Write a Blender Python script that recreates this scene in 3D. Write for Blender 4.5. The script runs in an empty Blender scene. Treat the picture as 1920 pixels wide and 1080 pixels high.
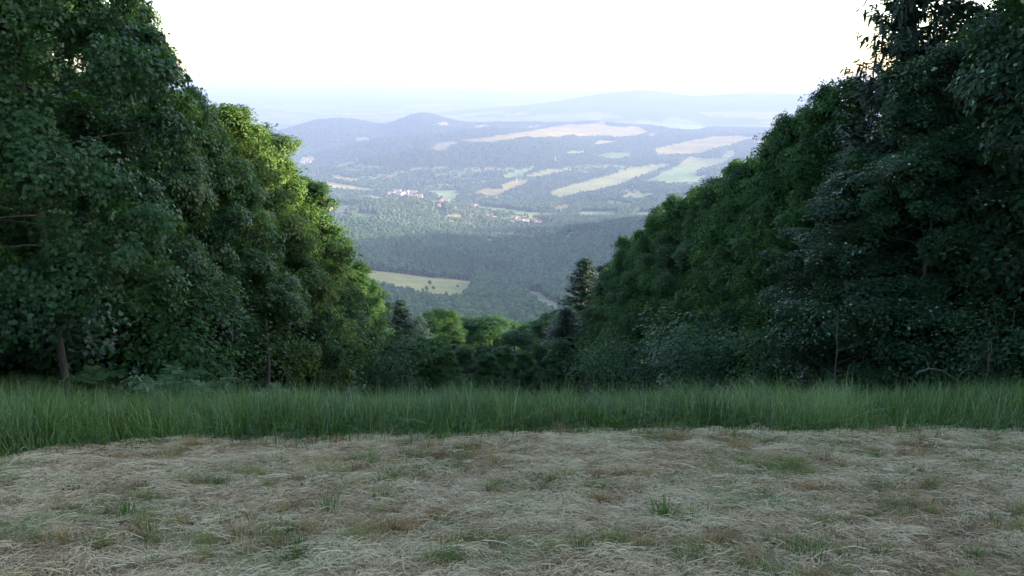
import bpy, math, random
import numpy as np
from math import radians as rad, sin, cos, tan, pi
sc = bpy.context.scene
# ------------------------------------------------------------------ camera
EYE = 1.6
PITCH = rad(13.55)
FPX = 1598.0
cam_d = bpy.data.cameras.new('camera'); cam = bpy.data.objects.new('camera', cam_d)
sc.collection.objects.link(cam); sc.camera = cam
cam.location = (0, 0, EYE); cam.rotation_euler = (pi/2 - PITCH, 0, 0)
cam_d.sensor_width = 36; cam_d.lens = 36*FPX/1920; cam_d.clip_start = 0.05; cam_d.clip_end = 90000
# ------------------------------------------------------------------ light
SUN_EL = rad(12.8)
SUN_AZ = rad(88.0)          # clockwise from +Y: straight out to the right
w = bpy.data.worlds.new('World'); sc.world = w; w.use_nodes = True
nt = w.node_tree; bg = nt.nodes['Background']
sky = nt.nodes.new('ShaderNodeTexSky'); sky.sky_type = 'NISHITA'; sky.sun_disc = False
sky.sun_elevation = SUN_EL; sky.sun_rotation = SUN_AZ; sky.altitude = 700
sky.air_density = 1.0; sky.dust_density = 3.0; sky.ozone_density = 0.4
nt.links.new(sky.outputs[0], bg.inputs[0]); bg.inputs[1].default_value = 0.15
sl = bpy.data.lights.new('sun', 'SUN'); sl.energy = 3.3; sl.angle = rad(0.5); sl.color = (1.0, 0.86, 0.68)
so = bpy.data.objects.new('sun', sl); sc.collection.objects.link(so)
so.rotation_euler = (pi/2 - SUN_EL, 0, pi - SUN_AZ)   # lamp's +Z points to the sun
sv = sc.view_settings; sv.view_transform = 'Standard'; sv.look = 'None'; sv.gamma = 1; sv.use_curve_mapping = False
sv.exposure = 2.65
cy = sc.cycles
cy.max_bounces = 6; cy.diffuse_bounces = 3; cy.glossy_bounces = 2; cy.transmission_bounces = 3
cy.volume_bounces = 1; cy.transparent_max_bounces = 4
cy.use_denoising = True
cy.use_adaptive_sampling = True; cy.adaptive_threshold = 0.015
cy.sample_clamp_indirect = 6
sc.render.use_persistent_data = False
HAZE = 1.0e-4

# ------------------------------------------------------------------ helpers
def dirpx(px, py):
    u = (px-960)/FPX; v = (540-py)/FPX
    return np.array([u, cos(PITCH)+v*sin(PITCH), -sin(PITCH)+v*cos(PITCH)])
def atY(px, py, Y):
    d = dirpx(px, py); s = Y/d[1]; return np.array([d[0]*s, Y, EYE+d[2]*s])
def hash2(ix, iy, seed):
    n = (ix.astype(np.int64)*374761393 + iy.astype(np.int64)*668265263 + seed*1442695041) & 0xffffffff
    n = ((n ^ (n >> 13))*1274126177) & 0xffffffff
    n = (n ^ (n >> 16)) & 0xffffffff
    return n/4294967295.0
def vnoise(x, y, seed=0):
    x = np.asarray(x, float); y = np.asarray(y, float)
    ix = np.floor(x); iy = np.floor(y); fx = x-ix; fy = y-iy
    fx = fx*fx*(3-2*fx); fy = fy*fy*(3-2*fy)
    a = hash2(ix, iy, seed); b = hash2(ix+1, iy, seed); c = hash2(ix, iy+1, seed); d = hash2(ix+1, iy+1, seed)
    return (a*(1-fx)+b*fx)*(1-fy)+(c*(1-fx)+d*fx)*fy
def fbm(x, y, seed=0, oct=4):
    s = 0; a = 0.5; t = 0
    for k in range(oct):
        s = s + a*vnoise(x*2**k+17.3*k, y*2**k-9.1*k, seed+k); t += a; a *= 0.5
    return s/t - 0.5
def sstep(a, b, x):
    t = np.clip((x-a)/(b-a), 0, 1); return t*t*(3-2*t)
def mesh_np(name, V, loops, sizes, mats=(), smooth=False, attrs=None, matidx=None):
    me = bpy.data.meshes.new(name)
    V = np.ascontiguousarray(V, dtype=np.float32); loops = np.ascontiguousarray(loops, dtype=np.int32).ravel()
    sizes = np.ascontiguousarray(sizes, dtype=np.int32)
    me.vertices.add(len(V)); me.vertices.foreach_set('co', V.ravel())
    me.loops.add(len(loops)); me.loops.foreach_set('vertex_index', loops)
    me.polygons.add(len(sizes))
    st = np.concatenate([[0], np.cumsum(sizes)[:-1]]).astype(np.int32)
    me.polygons.foreach_set('loop_start', st)
    try: me.polygons.foreach_set('loop_total', sizes)
    except Exception: pass
    if smooth: me.polygons.foreach_set('use_smooth', np.ones(len(sizes), dtype=bool))
    for m in mats: me.materials.append(m)
    if matidx is not None: me.polygons.foreach_set('material_index', np.asarray(matidx, dtype=np.int32))
    for k, a in (attrs or {}).items():
        a = np.asarray(a, dtype=np.float32)
        if a.ndim == 1:
            at = me.attributes.new(k, 'FLOAT', 'POINT'); at.data.foreach_set('value', a)
        else:
            at = me.attributes.new(k, 'FLOAT_COLOR', 'POINT')
            if a.shape[1] == 3: a = np.concatenate([a, np.ones((len(a), 1), np.float32)], 1)
            at.data.foreach_set('color', np.ascontiguousarray(a).ravel())
    me.update(calc_edges=True)
    return me
def link(name, me, parent=None, loc=(0, 0, 0)):
    o = bpy.data.objects.new(name, me); sc.collection.objects.link(o); o.location = loc
    if parent: o.parent = parent
    return o
def tag(o, label=None, cat=None, group=None, kind=None):
    if label: o['label'] = label
    if cat: o['category'] = cat
    if group: o['group'] = group
    if kind: o['kind'] = kind
    return o
def norm(a): return a/np.maximum(np.linalg.norm(a, axis=-1, keepdims=True), 1e-9)

# ------------------------------------------------------------------ materials
def newmat(name):
    m = bpy.data.materials.new(name); m.use_nodes = True; t = m.node_tree
    return m, t, t.nodes['Principled BSDF'], t.nodes['Material Output']
def N(t, typ, **kw):
    n = t.nodes.new(typ)
    for k, v in kw.items(): setattr(n, k, v)
    return n
def ramp(t, stops, fac=None, interp='LINEAR'):
    r = N(t, 'ShaderNodeValToRGB'); cr = r.color_ramp; cr.interpolation = interp
    while len(cr.elements) > 1: cr.elements.remove(cr.elements[-1])
    cr.elements[0].position = stops[0][0]; cr.elements[0].color = (*stops[0][1], 1)
    for p, c in stops[1:]:
        e = cr.elements.new(p); e.color = (*c, 1)
    if fac is not None: t.links.new(fac, r.inputs[0])
    return r
def mixc(t, mode, fac, a, b):
    n = N(t, 'ShaderNodeMix', data_type='RGBA', blend_type=mode)
    if isinstance(fac, (int, float)): n.inputs[0].default_value = fac
    else: t.links.new(fac, n.inputs[0])
    for s, v in ((6, a), (7, b)):
        if isinstance(v, tuple): n.inputs[s].default_value = (*v, 1)
        else: t.links.new(v, n.inputs[s])
    return n.outputs[2]
def attr(t, name):
    a = N(t, 'ShaderNodeAttribute', attribute_name=name); return a
def leafmat(name, stops, rough=0.42, spec=0.5, transl=0.35, tcol=(1.3, 1.35, 0.5)):
    m, t, p, out = newmat(name)
    a = attr(t, 'tint'); oi = N(t, 'ShaderNodeObjectInfo')
    r = ramp(t, stops, a.outputs['Fac'])
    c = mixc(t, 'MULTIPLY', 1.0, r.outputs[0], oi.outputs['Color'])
    t.links.new(c, p.inputs['Base Color']); p.inputs['Roughness'].default_value = rough
    p.inputs['Specular IOR Level'].default_value = spec
    tr = N(t, 'ShaderNodeBsdfTranslucent'); tc = mixc(t, 'MULTIPLY', 1.0, c, tcol); t.links.new(tc, tr.inputs[0])
    mx = N(t, 'ShaderNodeMixShader'); mx.inputs[0].default_value = transl
    t.links.new(p.outputs[0], mx.inputs[1]); t.links.new(tr.outputs[0], mx.inputs[2]); t.links.new(mx.outputs[0], out.inputs[0])
    return m
M = {}
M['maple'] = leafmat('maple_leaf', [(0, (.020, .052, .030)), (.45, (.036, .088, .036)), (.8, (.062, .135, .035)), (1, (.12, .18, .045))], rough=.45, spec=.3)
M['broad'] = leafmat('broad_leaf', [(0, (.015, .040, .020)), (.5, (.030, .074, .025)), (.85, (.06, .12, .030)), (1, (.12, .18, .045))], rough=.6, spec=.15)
M['pale'] = leafmat('pale_underside_leaf', [(0, (.012, .032, .017)), (.6, (.024, .060, .024)), (.86, (.05, .11, .04)), (.93, (.20, .27, .22)), (1, (.26, .33, .28))], rough=.5, spec=.2)
M['needle'] = leafmat('spruce_needle', [(0, (.014, .034, .024)), (.6, (.026, .058, .034)), (1, (.06, .10, .04))], rough=.6, spec=.3, transl=.15)
M['stubble'] = leafmat('stubble', [(0, (.12, .07, .04)), (.2, (.28, .18, .09)), (.35, (.42, .30, .15)), (.5, (.40, .36, .20)), (.7, (.24, .25, .09)), (.85, (.13, .18, .055)), (1, (.07, .13, .03))], rough=.6, spec=.2, transl=.2, tcol=(1, 1, .8))
M['fern'] = leafmat('fern_leaf', [(0, (.03, .075, .03)), (1, (.07, .15, .045))], rough=.5)
M['grass'] = leafmat('tall_grass', [(0, (.026, .060, .016)), (.45, (.060, .124, .026)), (.8, (.105, .185, .045)), (.93, (.20, .28, .11)), (1, (.36, .35, .19))], rough=.45, transl=.3)
M['hay'] = leafmat('hay', [(0, (.10, .06, .035)), (.15, (.26, .17, .10)), (.35, (.42, .31, .185)), (.55, (.51, .415, .27)), (.72, (.60, .52, .36)), (.84, (.33, .33, .18)), (.92, (.20, .25, .09)), (1, (.10, .16, .05))], rough=.55, spec=.3, transl=.15, tcol=(1, 1, .8))
def barkmat(name, c0, c1, sc_=(14, 14, 3)):
    m, t, p, out = newmat(name)
    tc = N(t, 'ShaderNodeTexCoord'); mp = N(t, 'ShaderNodeMapping'); mp.inputs['Scale'].default_value = sc_
    t.links.new(tc.outputs['Object'], mp.inputs[0])
    n = N(t, 'ShaderNodeTexNoise'); n.inputs['Scale'].default_value = 1.0; n.inputs['Detail'].default_value = 6; t.links.new(mp.outputs[0], n.inputs['Vector'])
    r = ramp(t, [(.3, c0), (.7, c1)], n.outputs[0]); t.links.new(r.outputs[0], p.inputs['Base Color'])
    p.inputs['Roughness'].default_value = .9
    b = N(t, 'ShaderNodeBump'); b.inputs['Strength'].default_value = .6; b.inputs['Distance'].default_value = .02
    t.links.new(n.outputs[0], b.inputs['Height']); t.links.new(b.outputs[0], p.inputs['Normal'])
    return m
M['bark'] = barkmat('grey_brown_bark', (.04, .034, .028), (.12, .10, .082))
M['sprucebark'] = barkmat('spruce_bark', (.05, .035, .028), (.13, .09, .07))
M['deadwood'] = barkmat('dead_wood', (.22, .19, .16), (.38, .33, .28))

# ------------------------------------------------------------------ terrain shape
PX = [340, 450, 520, 590, 650, 720, 795, 870, 950, 1030, 1110, 1200, 1300, 1400, 1500, 1600]
RK = [160, 400, 750, 900, 1500, 1900, 2700, 3000, 3600, 4000, 4400, 5200, 6000, 6500, 7200, 7800, 9000, 10500, 12500, 15500, 19000, 28000, 36000]
def zr(px, py, r):
    d = dirpx(px, py); return d[2]/math.hypot(d[0], d[1])*r
YK = {
 900: [655]*16, 1500: [565]*16,
 1900: [495, 498, 500, 500, 502, 507, 518, 527, 532, 535, 535, 530, 525, 520, 520, 520],
 2700: [405, 405, 406, 410, 414, 424, 436, 446, 450, 443, 425, 412, 408, 405, 405, 405],
 3000: [425, 425, 425, 422, 426, 436, 446, 456, 462, 456, 446, 436, 430, 428, 428, 428],
 3600: [402, 402, 402, 396, 378, 371, 377, 394, 414, 415, 413, 410, 408, 408, 408, 408],
 4000: [386]*4+[390, 390, 390, 390, 390, 390, 392, 392, 390, 388, 388, 388],
 4400: [368]*16,
 5200: [338, 338, 338, 338, 338, 338, 336, 334, 333, 333, 335, 338, 338, 338, 338, 338],
 6000: [318, 318, 318, 317, 305, 289, 275, 270, 270, 276, 292, 302, 304, 300, 300, 300],
 6500: [309, 309, 314, 322, 322, 312, 297, 280, 268, 266, 280, 290, 292, 288, 288, 288],
 7200: [292, 292, 290, 287, 268, 255, 246, 244, 246, 251, 259, 264, 266, 264, 264, 264],
 7800: [290, 290, 290, 292, 290, 278, 262, 251, 246, 244, 249, 251, 253, 253, 254, 255],
 9000: [277, 272, 250, 224, 215, 233, 206, 228, 230, 231, 224, 231, 236, 241, 244, 247],
 28000: [166, 164, 165, 166, 164, 166, 167, 168, 170, 170, 170, 170, 170, 170, 170, 170],
}
P9 = dict(zip(PX, [212, 204, 208, 214, 214, 214, 212, 209, 201, 190, 175, 164, 178, 171, 173, 176]))
AZ_A = [math.degrees(math.atan((p-960)/FPX/1.007)) for p in PX]
def table_inview(i):
    p = PX[i]; z = {}
    z[160] = -62.0+0*p; z[400] = -165.0; z[750] = -262.0
    for r, ys in YK.items(): z[r] = zr(p, ys[i], r)
    z[10500] = -560.0; z[12500] = -556.0; z[15500] = zr(p, P9[p], 15500); z[19000] = -500.0; z[36000] = -330.0
    return [z[r] for r in RK]
cols = [(AZ_A[i], table_inview(i)) for i in range(16)]
def ext(base, near):         # off-view columns: take the last in-view column, override the near part
    b = dict(zip(RK, base)); b.update(near); return [b[r] for r in RK]
RB = cols[-1][1]; LB = cols[0][1]
spur = lambda a, b_, c, d, e, f, g: {160: a, 400: b_, 750: c, 900: d, 1500: e, 1900: f, 2700: g}  # right-hand spur lies out of view, raised to cast shade on the near valley
cols += [(27, ext(RB, {**spur(-60, -150, -230, -240, -240, -200, -80), 3000: -90, 3600: -380})),
         (33, ext(RB, {**spur(-55, -130, -160, -160, -110, -40, 40), 3000: 0, 3600: -380})),
         (42, ext(RB, {**spur(-40, -90, -100, -90, -30, 40, 60), 3000: 20, 3600: -360})),
         (60, ext(RB, {**spur(-15, -30, -30, -30, 20, 60, 60), 3000: 0, 3600: -300})),
         (90, ext(RB, {**spur(-3, -10, -20, -30, -60, -100, -200), 3000: -260, 3600: -360})),
         (130, ext(RB, {**spur(20, 30, 40, 40, 30, 20, -60), 3000: -100, 3600: -260})),
         (180, ext(RB, {**spur(38, 60, 80, 80, 60, 40, -40), 3000: -100, 3600: -260}))]
cols = [(-180, cols[-1][1]),
        (-130, ext(LB, {**spur(15, 10, -20, -40, -150, -250, -400), 3000: -440, 3600: -480})),
        (-90, ext(LB, {**spur(-10, -60, -140, -170, -300, -380, -460), 3000: -480, 3600: -520})),
        (-50, ext(LB, {**spur(-35, -120, -220, -250, -360, -420, -480), 3000: -500, 3600: -540}))] + cols
CA = np.array([c[0] for c in cols]); CZ = np.array([c[1] for c in cols])
LRK = np.log(RK)
fineaz = np.arange(-24.5, 22.01, 0.055)
az_list = np.concatenate([np.arange(-180, -24.6, 2.5), fineaz, np.arange(23.5, 180, 2.5)])
r_list = np.concatenate([[0.4, .8, 1.2, 1.6, 2.0], np.exp(np.arange(math.log(2.4), math.log(36000), 0.0105)), [36000]])
# dense table on a regular (az, log r) lattice for smooth lookup
GA = np.arange(-180, 180.01, 0.25); GL = np.arange(math.log(100), math.log(36000)+.02, 0.015)
tmp = np.array([np.interp(np.exp(GL), RK, row) for row in CZ])                # cols x GL
tab = np.array([np.interp(GA, CA, tmp[:, j]) for j in range(len(GL))]).T      # GA x GL
def gs(a, s, axis):
    k = np.arange(-int(3*s)-1, int(3*s)+2); g = np.exp(-k*k/(2*s*s)); g /= g.sum()
    pad = [(0, 0), (0, 0)]; pad[axis] = (len(k)//2, len(k)//2)
    b = np.pad(a, pad, mode='edge')
    return np.apply_along_axis(lambda v: np.convolve(v, g, 'valid'), axis, b)
tab = gs(tab, 1.5, 0); tab = gs(tab, 1.1, 1)
def near_z(x, y):
    s0, s1 = 0.2126, 0.382
    # integral of a slope that eases from s0 to s1 between y=6.2 and 8.6
    a, b = 6.2, 8.6
    t = np.clip((y-a)/(b-a), 0, 1)
    z = -(s0*y + (s1-s0)*((b-a)*(t**3-t**4/2) + np.maximum(y-b, 0)))
    z = np.where(y < -20, z-(-.2126*(y+20))*0.5, z)
    z = z + 0.45*sstep(-4.5, -8.5, x)*sstep(4, 9, y) + 0.22*sstep(4, 9, x)*sstep(4, 8, y)
    z = z + 0.9*sstep(-8, -16, x) + 0.7*sstep(9, 18, x)
    z = z + 0.10*fbm(x*.5, y*.5, 5, 3) + 0.05*fbm(x*2.2, y*2.2, 6, 3)*(1-sstep(12, 20, np.abs(y)))
    return z
def terrain(x, y):
    x = np.asarray(x, float); y = np.asarray(y, float)
    r = np.hypot(x, y); az = np.degrees(np.arctan2(x, y))
    lr = np.log(np.maximum(r, 101))
    fi = np.clip((az+180)/.25, 0, len(GA)-1.001); fj = np.clip((lr-GL[0])/.015, 0, len(GL)-1.001)
    i = fi.astype(int); j = fj.astype(int); u = fi-i; v = fj-j
    zf = (tab[i, j]*(1-u)+tab[i+1, j]*u)*(1-v)+(tab[i, j+1]*(1-u)+tab[i+1, j+1]*u)*v
    amp = 56*sstep(2500, 6000, r)*(1-sstep(9500, 12000, r)) + 9*sstep(700, 1500, r)*(1-sstep(3000, 5000, r)) + 30*sstep(12000, 15000, r)
    # valley floor stays flat
    amp = amp*np.clip(0.25+sstep(-545, -500, zf), 0, 1)
    zf = zf + amp*(fbm(x/900, y/900, 3, 4)-.35*np.abs(fbm(x/420, y/420, 8, 3)))
    t = sstep(110, 260, r)
    rr = np.maximum(r, 1e-6); k = np.minimum(1, 200/rr)
    return EYE*(t) + zf*t + near_z(x*k, y*k)*(1-t)
def project(x, y, z):
    dz = z-EYE
    dep = y*cos(PITCH)-dz*sin(PITCH); up = y*sin(PITCH)+dz*cos(PITCH)
    dep = np.where(dep > .01, dep, .01)
    return 960+FPX*x/dep, 540-FPX*up/dep
def hit(px, py, rmin=300):
    d = dirpx(px, py); h = math.hypot(d[0], d[1]); rs = np.exp(np.arange(math.log(rmin), math.log(34000), .004))
    X = d[0]/h*rs; Y = d[1]/h*rs; Z = terrain(X, Y)
    k = np.argmax(Z >= EYE+d[2]/h*rs)
    return (X[k], Y[k], Z[k]) if k else None

# ------------------------------------------------------------------ far fields, as outlines on the land
TAN = (.275, .215, .085); TAN2 = (.32, .26, .12); GRN = (.12, .17, .06); PALEG = (.19, .24, .10); YEL = (.24, .23, .10); SOIL = (.20, .20, .11)
FIELDS = [
 (TAN, [(850,264),(930,255),(1010,243),(1067,233),(1133,230),(1143,237),(1200,237),(1217,247),(1197,253),(1167,257),(1123,255),(1083,257),(1077,252),(1050,257),(1000,258),(980,257),(953,263),(907,267)]),
 (TAN, [(807,280),(818,268),(840,263),(860,268),(850,273),(827,285)]),
 (TAN, [(1110,272),(1123,263),(1160,264),(1147,268)]),
 (PALEG, [(1058,287),(1067,283),(1097,283),(1090,288)]),
 (GRN, [(1110,293),(1147,287),(1187,288),(1167,297)]),
 (TAN, [(1223,280),(1300,262),(1333,256),(1383,254),(1427,258),(1393,263),(1367,273),(1333,280),(1313,287),(1283,290),(1233,291)]),
 (YEL, [(1293,293),(1317,297),(1353,297),(1367,282),(1380,283),(1377,293),(1350,307),(1310,317),(1267,313)]),
 (PALEG, [(1310,317),(1293,340),(1277,343),(1213,340),(1267,313)]),
 (PALEG, [(1300,330),(1327,327),(1307,343),(1290,347)]),
 (YEL, [(1027,363),(1050,353),(1133,330),(1200,312),(1250,307),(1257,310),(1217,323),(1160,347),(1083,363),(1050,371)]),
 (TAN, [(893,360),(913,353),(947,355),(940,347),(960,338),(993,336),(980,347),(947,360),(920,368)]),
 (PALEG, [(943,328),(980,317),(1013,310),(980,327),(950,334)]),
 (YEL, [(987,330),(1027,318),(1077,317),(1047,323),(1003,332)]),
 (TAN2, [(560,334),(613,340),(707,357),(667,357),(573,347)]),
 (TAN, [(617,327),(677,337),(665,341),(630,336)]),
 (TAN, [(688,375),(693,371),(720,371),(722,376)]),
 (GRN, [(667,408),(673,400),(700,401),(710,405),(693,412)]),
 (TAN, [(633,403),(643,398),(656,407),(645,411)]),
 (TAN, [(830,400),(863,404),(870,408),(845,407)]),
 (PALEG, [(803,357),(847,357),(860,363),(853,380),(827,370)]),
 (PALEG, [(1133,383),(1140,375),(1187,383),(1183,388)]),
 (PALEG, [(1160,370),(1180,364),(1230,362),(1210,371)]),
 (PALEG, [(1067,405),(1090,396),(1160,397),(1150,407)]),
 (PALEG, [(1180,406),(1200,397),(1230,398),(1225,408)]),
 (TAN, [(1033,389),(1060,383),(1080,388),(1050,397)]),
 (TAN2, [(565,295),(585,292),(592,300),(575,307),(563,303)]),
 (PALEG, [(628,312),(672,300),(677,303),(640,314)]),
 (YEL, [(663,262),(695,258),(690,262),(668,265)]),
 (TAN, [(820,232),(835,227),(845,233),(828,235)]),
 (TAN2, [(888,238),(905,234),(928,235),(895,240)]),
 (TAN2, [(987,238),(1010,234),(1033,235),(990,240)]),
 (PALEG, [(1193,229),(1240,231),(1300,234),(1338,237),(1310,243),(1275,243),(1250,239)]),
 (TAN, [(1213,252),(1230,247),(1233,252),(1222,256)]),
 (TAN, [(1413,268),(1447,258),(1475,254),(1473,262),(1430,268)]),
 (PALEG, [(880,384),(960,392),(1030,402),(1050,407),(1000,405),(900,392)]),
 (PALEG, [(585,388),(660,384),(700,384),(650,392),(600,396)]),
 (YEL, [(660,502),(700,506),(780,517),(835,523),(887,528),(868,560),(833,557),(787,553),(767,547),(747,541),(697,533),(655,520)]),
 (SOIL, [(985,545),(1010,547),(1030,562),(1050,572),(1045,592),(1020,580),(1000,560)]),
 (YEL, [(905,452),(925,450),(948,449),(945,453),(915,456)]),
 (GRN, [(785,434),(800,437),(812,444),(795,441)]),
 (TAN, [(975,444),(1050,442),(1110,436),(1115,439),(1060,446),(985,448)]),
]
def inpoly(px, py, poly):
    ins = np.zeros(px.shape, bool); n = len(poly)
    for i in range(n):
        x0, y0 = poly[i]; x1, y1 = poly[(i+1) % n]
        if y0 == y1: continue
        c = ((y0 > py) != (y1 > py)) & (px < (x1-x0)*(py-y0)/(y1-y0)+x0)
        ins ^= c
    return ins
def cover(x, y, z):
    """colour of the land and a 0/1 forest mask"""
    r = np.hypot(x, y)
    px, py = project(x, y, z)
    px = px + 10*fbm(x/160, y/160, 71, 3)*sstep(1000, 3000, r)
    py = py + 3*fbm(x/160, y/160, 72, 3)
    st = fbm(x/420, y/420, 77, 3)[..., None]
    col = np.array((.026, .052, .022))*(1+1.2*st)*np.ones(x.shape+(3,))
    forest = np.ones(x.shape, bool)
    # plain: patchwork of long fields with woods
    u = (x*.9+y*.25)/620; v = (y*.9-x*.25)/300
    hc = hash2(np.floor(u+.6*np.floor(v)), np.floor(v), 91)
    pal = np.array([TAN, TAN2, PALEG, YEL, GRN, (.2, .2, .1), (.05, .09, .04)])
    idx = np.clip((hc*7).astype(int), 0, 6)
    wood = (fbm(x/1500, y/1500, 44, 4) > 0.05) | ((r > 13500) & (z > -470))
    plain = (r > 10200)
    pc = pal[idx]*.6; col = np.where((plain & ~wood)[..., None], pc, col); forest &= ~(plain & ~wood)
    # valley floor patches between 3.4 and 5.4 km
    u2 = (x*.8+y*.6)/210; v2 = (y*.8-x*.6)/75
    h2 = hash2(np.floor(u2+.37*np.floor(v2)), np.floor(v2), 92)
    hedge = (np.abs(v2-np.round(v2)) < .12)
    vf = (z < -522) & (r > 3200) & (r < 5900) & (h2 > .55) & ~hedge & (fbm(x/500, y/500, 45, 3) > -.06)
    col = np.where(vf[..., None], pal[np.clip((hash2(np.floor(u2+.37*np.floor(v2)), np.floor(v2), 93)*4).astype(int)+1, 0, 4)]*.8, col); forest &= ~vf
    for c, poly in FIELDS:
        a = np.array(poly); x0, y0 = a.min(0)-1; x1, y1 = a.max(0)+1
        m = (px > x0) & (px < x1) & (py > y0) & (py < y1) & (r > 850)
        if y0 > 430: m &= (r < 3200)
        else: m &= (r > 2950)
        if m.any():
            k = np.zeros(x.shape, bool); k[m] = inpoly(px[m], py[m], poly)
            f = (1+.35*fbm(x/90, y/90, 47, 3))[..., None]
            col = np.where(k[..., None], np.array(c)*f, col); forest &= ~k
    return col, forest

# ------------------------------------------------------------------ hay edge
EDGE_PX = np.array([(-400, 960), (0, 876), (100, 850), (200, 836), (300, 827), (450, 823), (600, 824), (700, 821), (800, 818), (900, 815), (1000, 813), (1100, 809), (1200, 806), (1300, 804), (1450, 802), (1600, 801), (1750, 803), (1920, 810), (2400, 840)], float)
ex, ey = [], []
for p, q in EDGE_PX:
    d = dirpx(p, q); s = 1.6/(-(d[2])-.2126*d[1]); ex.append(d[0]*s); ey.append(d[1]*s)
ex = np.array(ex); ey = np.array(ey)
def edge_y(x): return np.interp(x, ex, ey) + .40*fbm(x*1.7, x*0, 31, 3) + .30*fbm(x*6, x*0+3, 32, 3)

# ------------------------------------------------------------------ ground + hills sheets
def polar_sheet(name, az, r, mat, wantcover):
    A, R = np.meshgrid(np.radians(az), r, indexing='ij')
    x = R*np.sin(A); y = R*np.cos(A); z = terrain(x, y)
    nA, nR = A.shape
    V = np.stack([x, y, z], -1).reshape(-1, 3)
    i = np.arange(nA)[:, None]; j = np.arange(nR-1)[None, :]; i2 = (i+1) % nA
    q = np.stack([i*nR+j, i2*nR+j, i2*nR+j+1, i*nR+j+1], -1).reshape(-1, 4)[:, ::-1]
    at = {}
    if wantcover:
        c, f = cover(x, y, z); at['cover'] = c.reshape(-1, 3)
    else:
        hayf = 1-sstep(-.15, .25, (y-edge_y(x))); hayf = hayf*(1-sstep(18, 24, np.hypot(x, y)*0+np.abs(x)))
        at['hayf'] = hayf.ravel()
        gr = sstep(-9.5, -7.5, x)*(1-sstep(8.5, 10.5, x)); at['grassf'] = gr.ravel()
    sizes = np.full(len(q), 4)
    loops = q.ravel()
    if not wantcover:      # close the hole under the camera
        c0 = len(V); V = np.concatenate([V, [[0, 0, float(near_z(np.array(0.), np.array(0.)))]]])
        for k in at: at[k] = np.concatenate([at[k], at[k][:1]])
        tri = np.stack([np.full(nA, c0), (np.arange(nA)+1) % nA*nR, np.arange(nA)*nR], -1)
        loops = np.concatenate([loops, tri.ravel()]); sizes = np.concatenate([sizes, np.full(nA, 3)])
    me = mesh_np(name, V, loops, sizes, [mat], True, at)
    return tag(link(name, me), kind='structure')
def ground_mat():
    m, t, p, out = newmat('meadow_soil')
    tc = N(t, 'ShaderNodeTexCoord')
    def noise(s, d=6, ro=.6, vec=None):
        n = N(t, 'ShaderNodeTexNoise'); n.inputs['Scale'].default_value = s; n.inputs['Detail'].default_value = d; n.inputs['Roughness'].default_value = ro
        t.links.new(vec or tc.outputs['Object'], n.inputs['Vector']); return n
    n1 = noise(1.6); n2 = noise(38, 8, .7); n3 = noise(6)
    hay = ramp(t, [(.32, (.06, .045, .03)), (.5, (.17, .135, .085)), (.7, (.30, .26, .17))], n2.outputs[0])
    hg = ramp(t, [(.4, (.30, .25, .17)), (.62, (.13, .15, .07))], n3.outputs[0])
    hayc = mixc(t, 'MIX', .45, hay.outputs[0], hg.outputs[0])
    gcol = ramp(t, [(.3, (.02, .03, .012)), (.7, (.05, .07, .025))], n2.outputs[0])
    fl = ramp(t, [(.3, (.025, .02, .014)), (.7, (.06, .045, .03))], n2.outputs[0])
    c = mixc(t, 'MIX', attr(t, 'grassf').outputs['Fac'], fl.outputs[0], gcol.outputs[0])
    c = mixc(t, 'MIX', attr(t, 'hayf').outputs['Fac'], c, hayc)
    t.links.new(c, p.inputs['Base Color']); p.inputs['Roughness'].default_value = .95; p.inputs['Specular IOR Level'].default_value = .1
    b = N(t, 'ShaderNodeBump'); b.inputs['Strength'].default_value = .7; b.inputs['Distance'].default_value = .02
    t.links.new(n2.outputs[0], b.inputs['Height']); t.links.new(b.outputs[0], p.inputs['Normal'])
    return m
def hills_mat():
    m, t, p, out = newmat('hill_land')
    tc = N(t, 'ShaderNodeTexCoord')
    n = N(t, 'ShaderNodeTexNoise'); n.inputs['Scale'].default_value = .03; n.inputs['Detail'].default_value = 8; n.inputs['Roughness'].default_value = .65
    t.links.new(tc.outputs['Object'], n.inputs['Vector'])
    n2 = N(t, 'ShaderNodeTexNoise'); n2.inputs['Scale'].default_value = .0045; n2.inputs['Detail'].default_value = 5
    t.links.new(tc.outputs['Object'], n2.inputs['Vector'])
    r = ramp(t, [(.3, (.75, .75, .75)), (.7, (1.2, 1.2, 1.2))], n.outputs[0]); r2 = ramp(t, [(.35, (.82, .85, .85)), (.65, (1.15, 1.12, 1.05))], n2.outputs[0])
    c = mixc(t, 'MULTIPLY', 1, attr(t, 'cover').outputs['Color'], r.outputs[0]); c = mixc(t, 'MULTIPLY', 1, c, r2.outputs[0])
    t.links.new(c, p.inputs['Base Color']); p.inputs['Roughness'].default_value = 1; p.inputs['Specular IOR Level'].default_value = 0
    return m
split = np.searchsorted(r_list, 170)
polar_sheet('meadow', az_list, r_list[:split+1], ground_mat(), False)
HM = hills_mat()
polar_sheet('hills', az_list, r_list[split:], HM, True)

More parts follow.
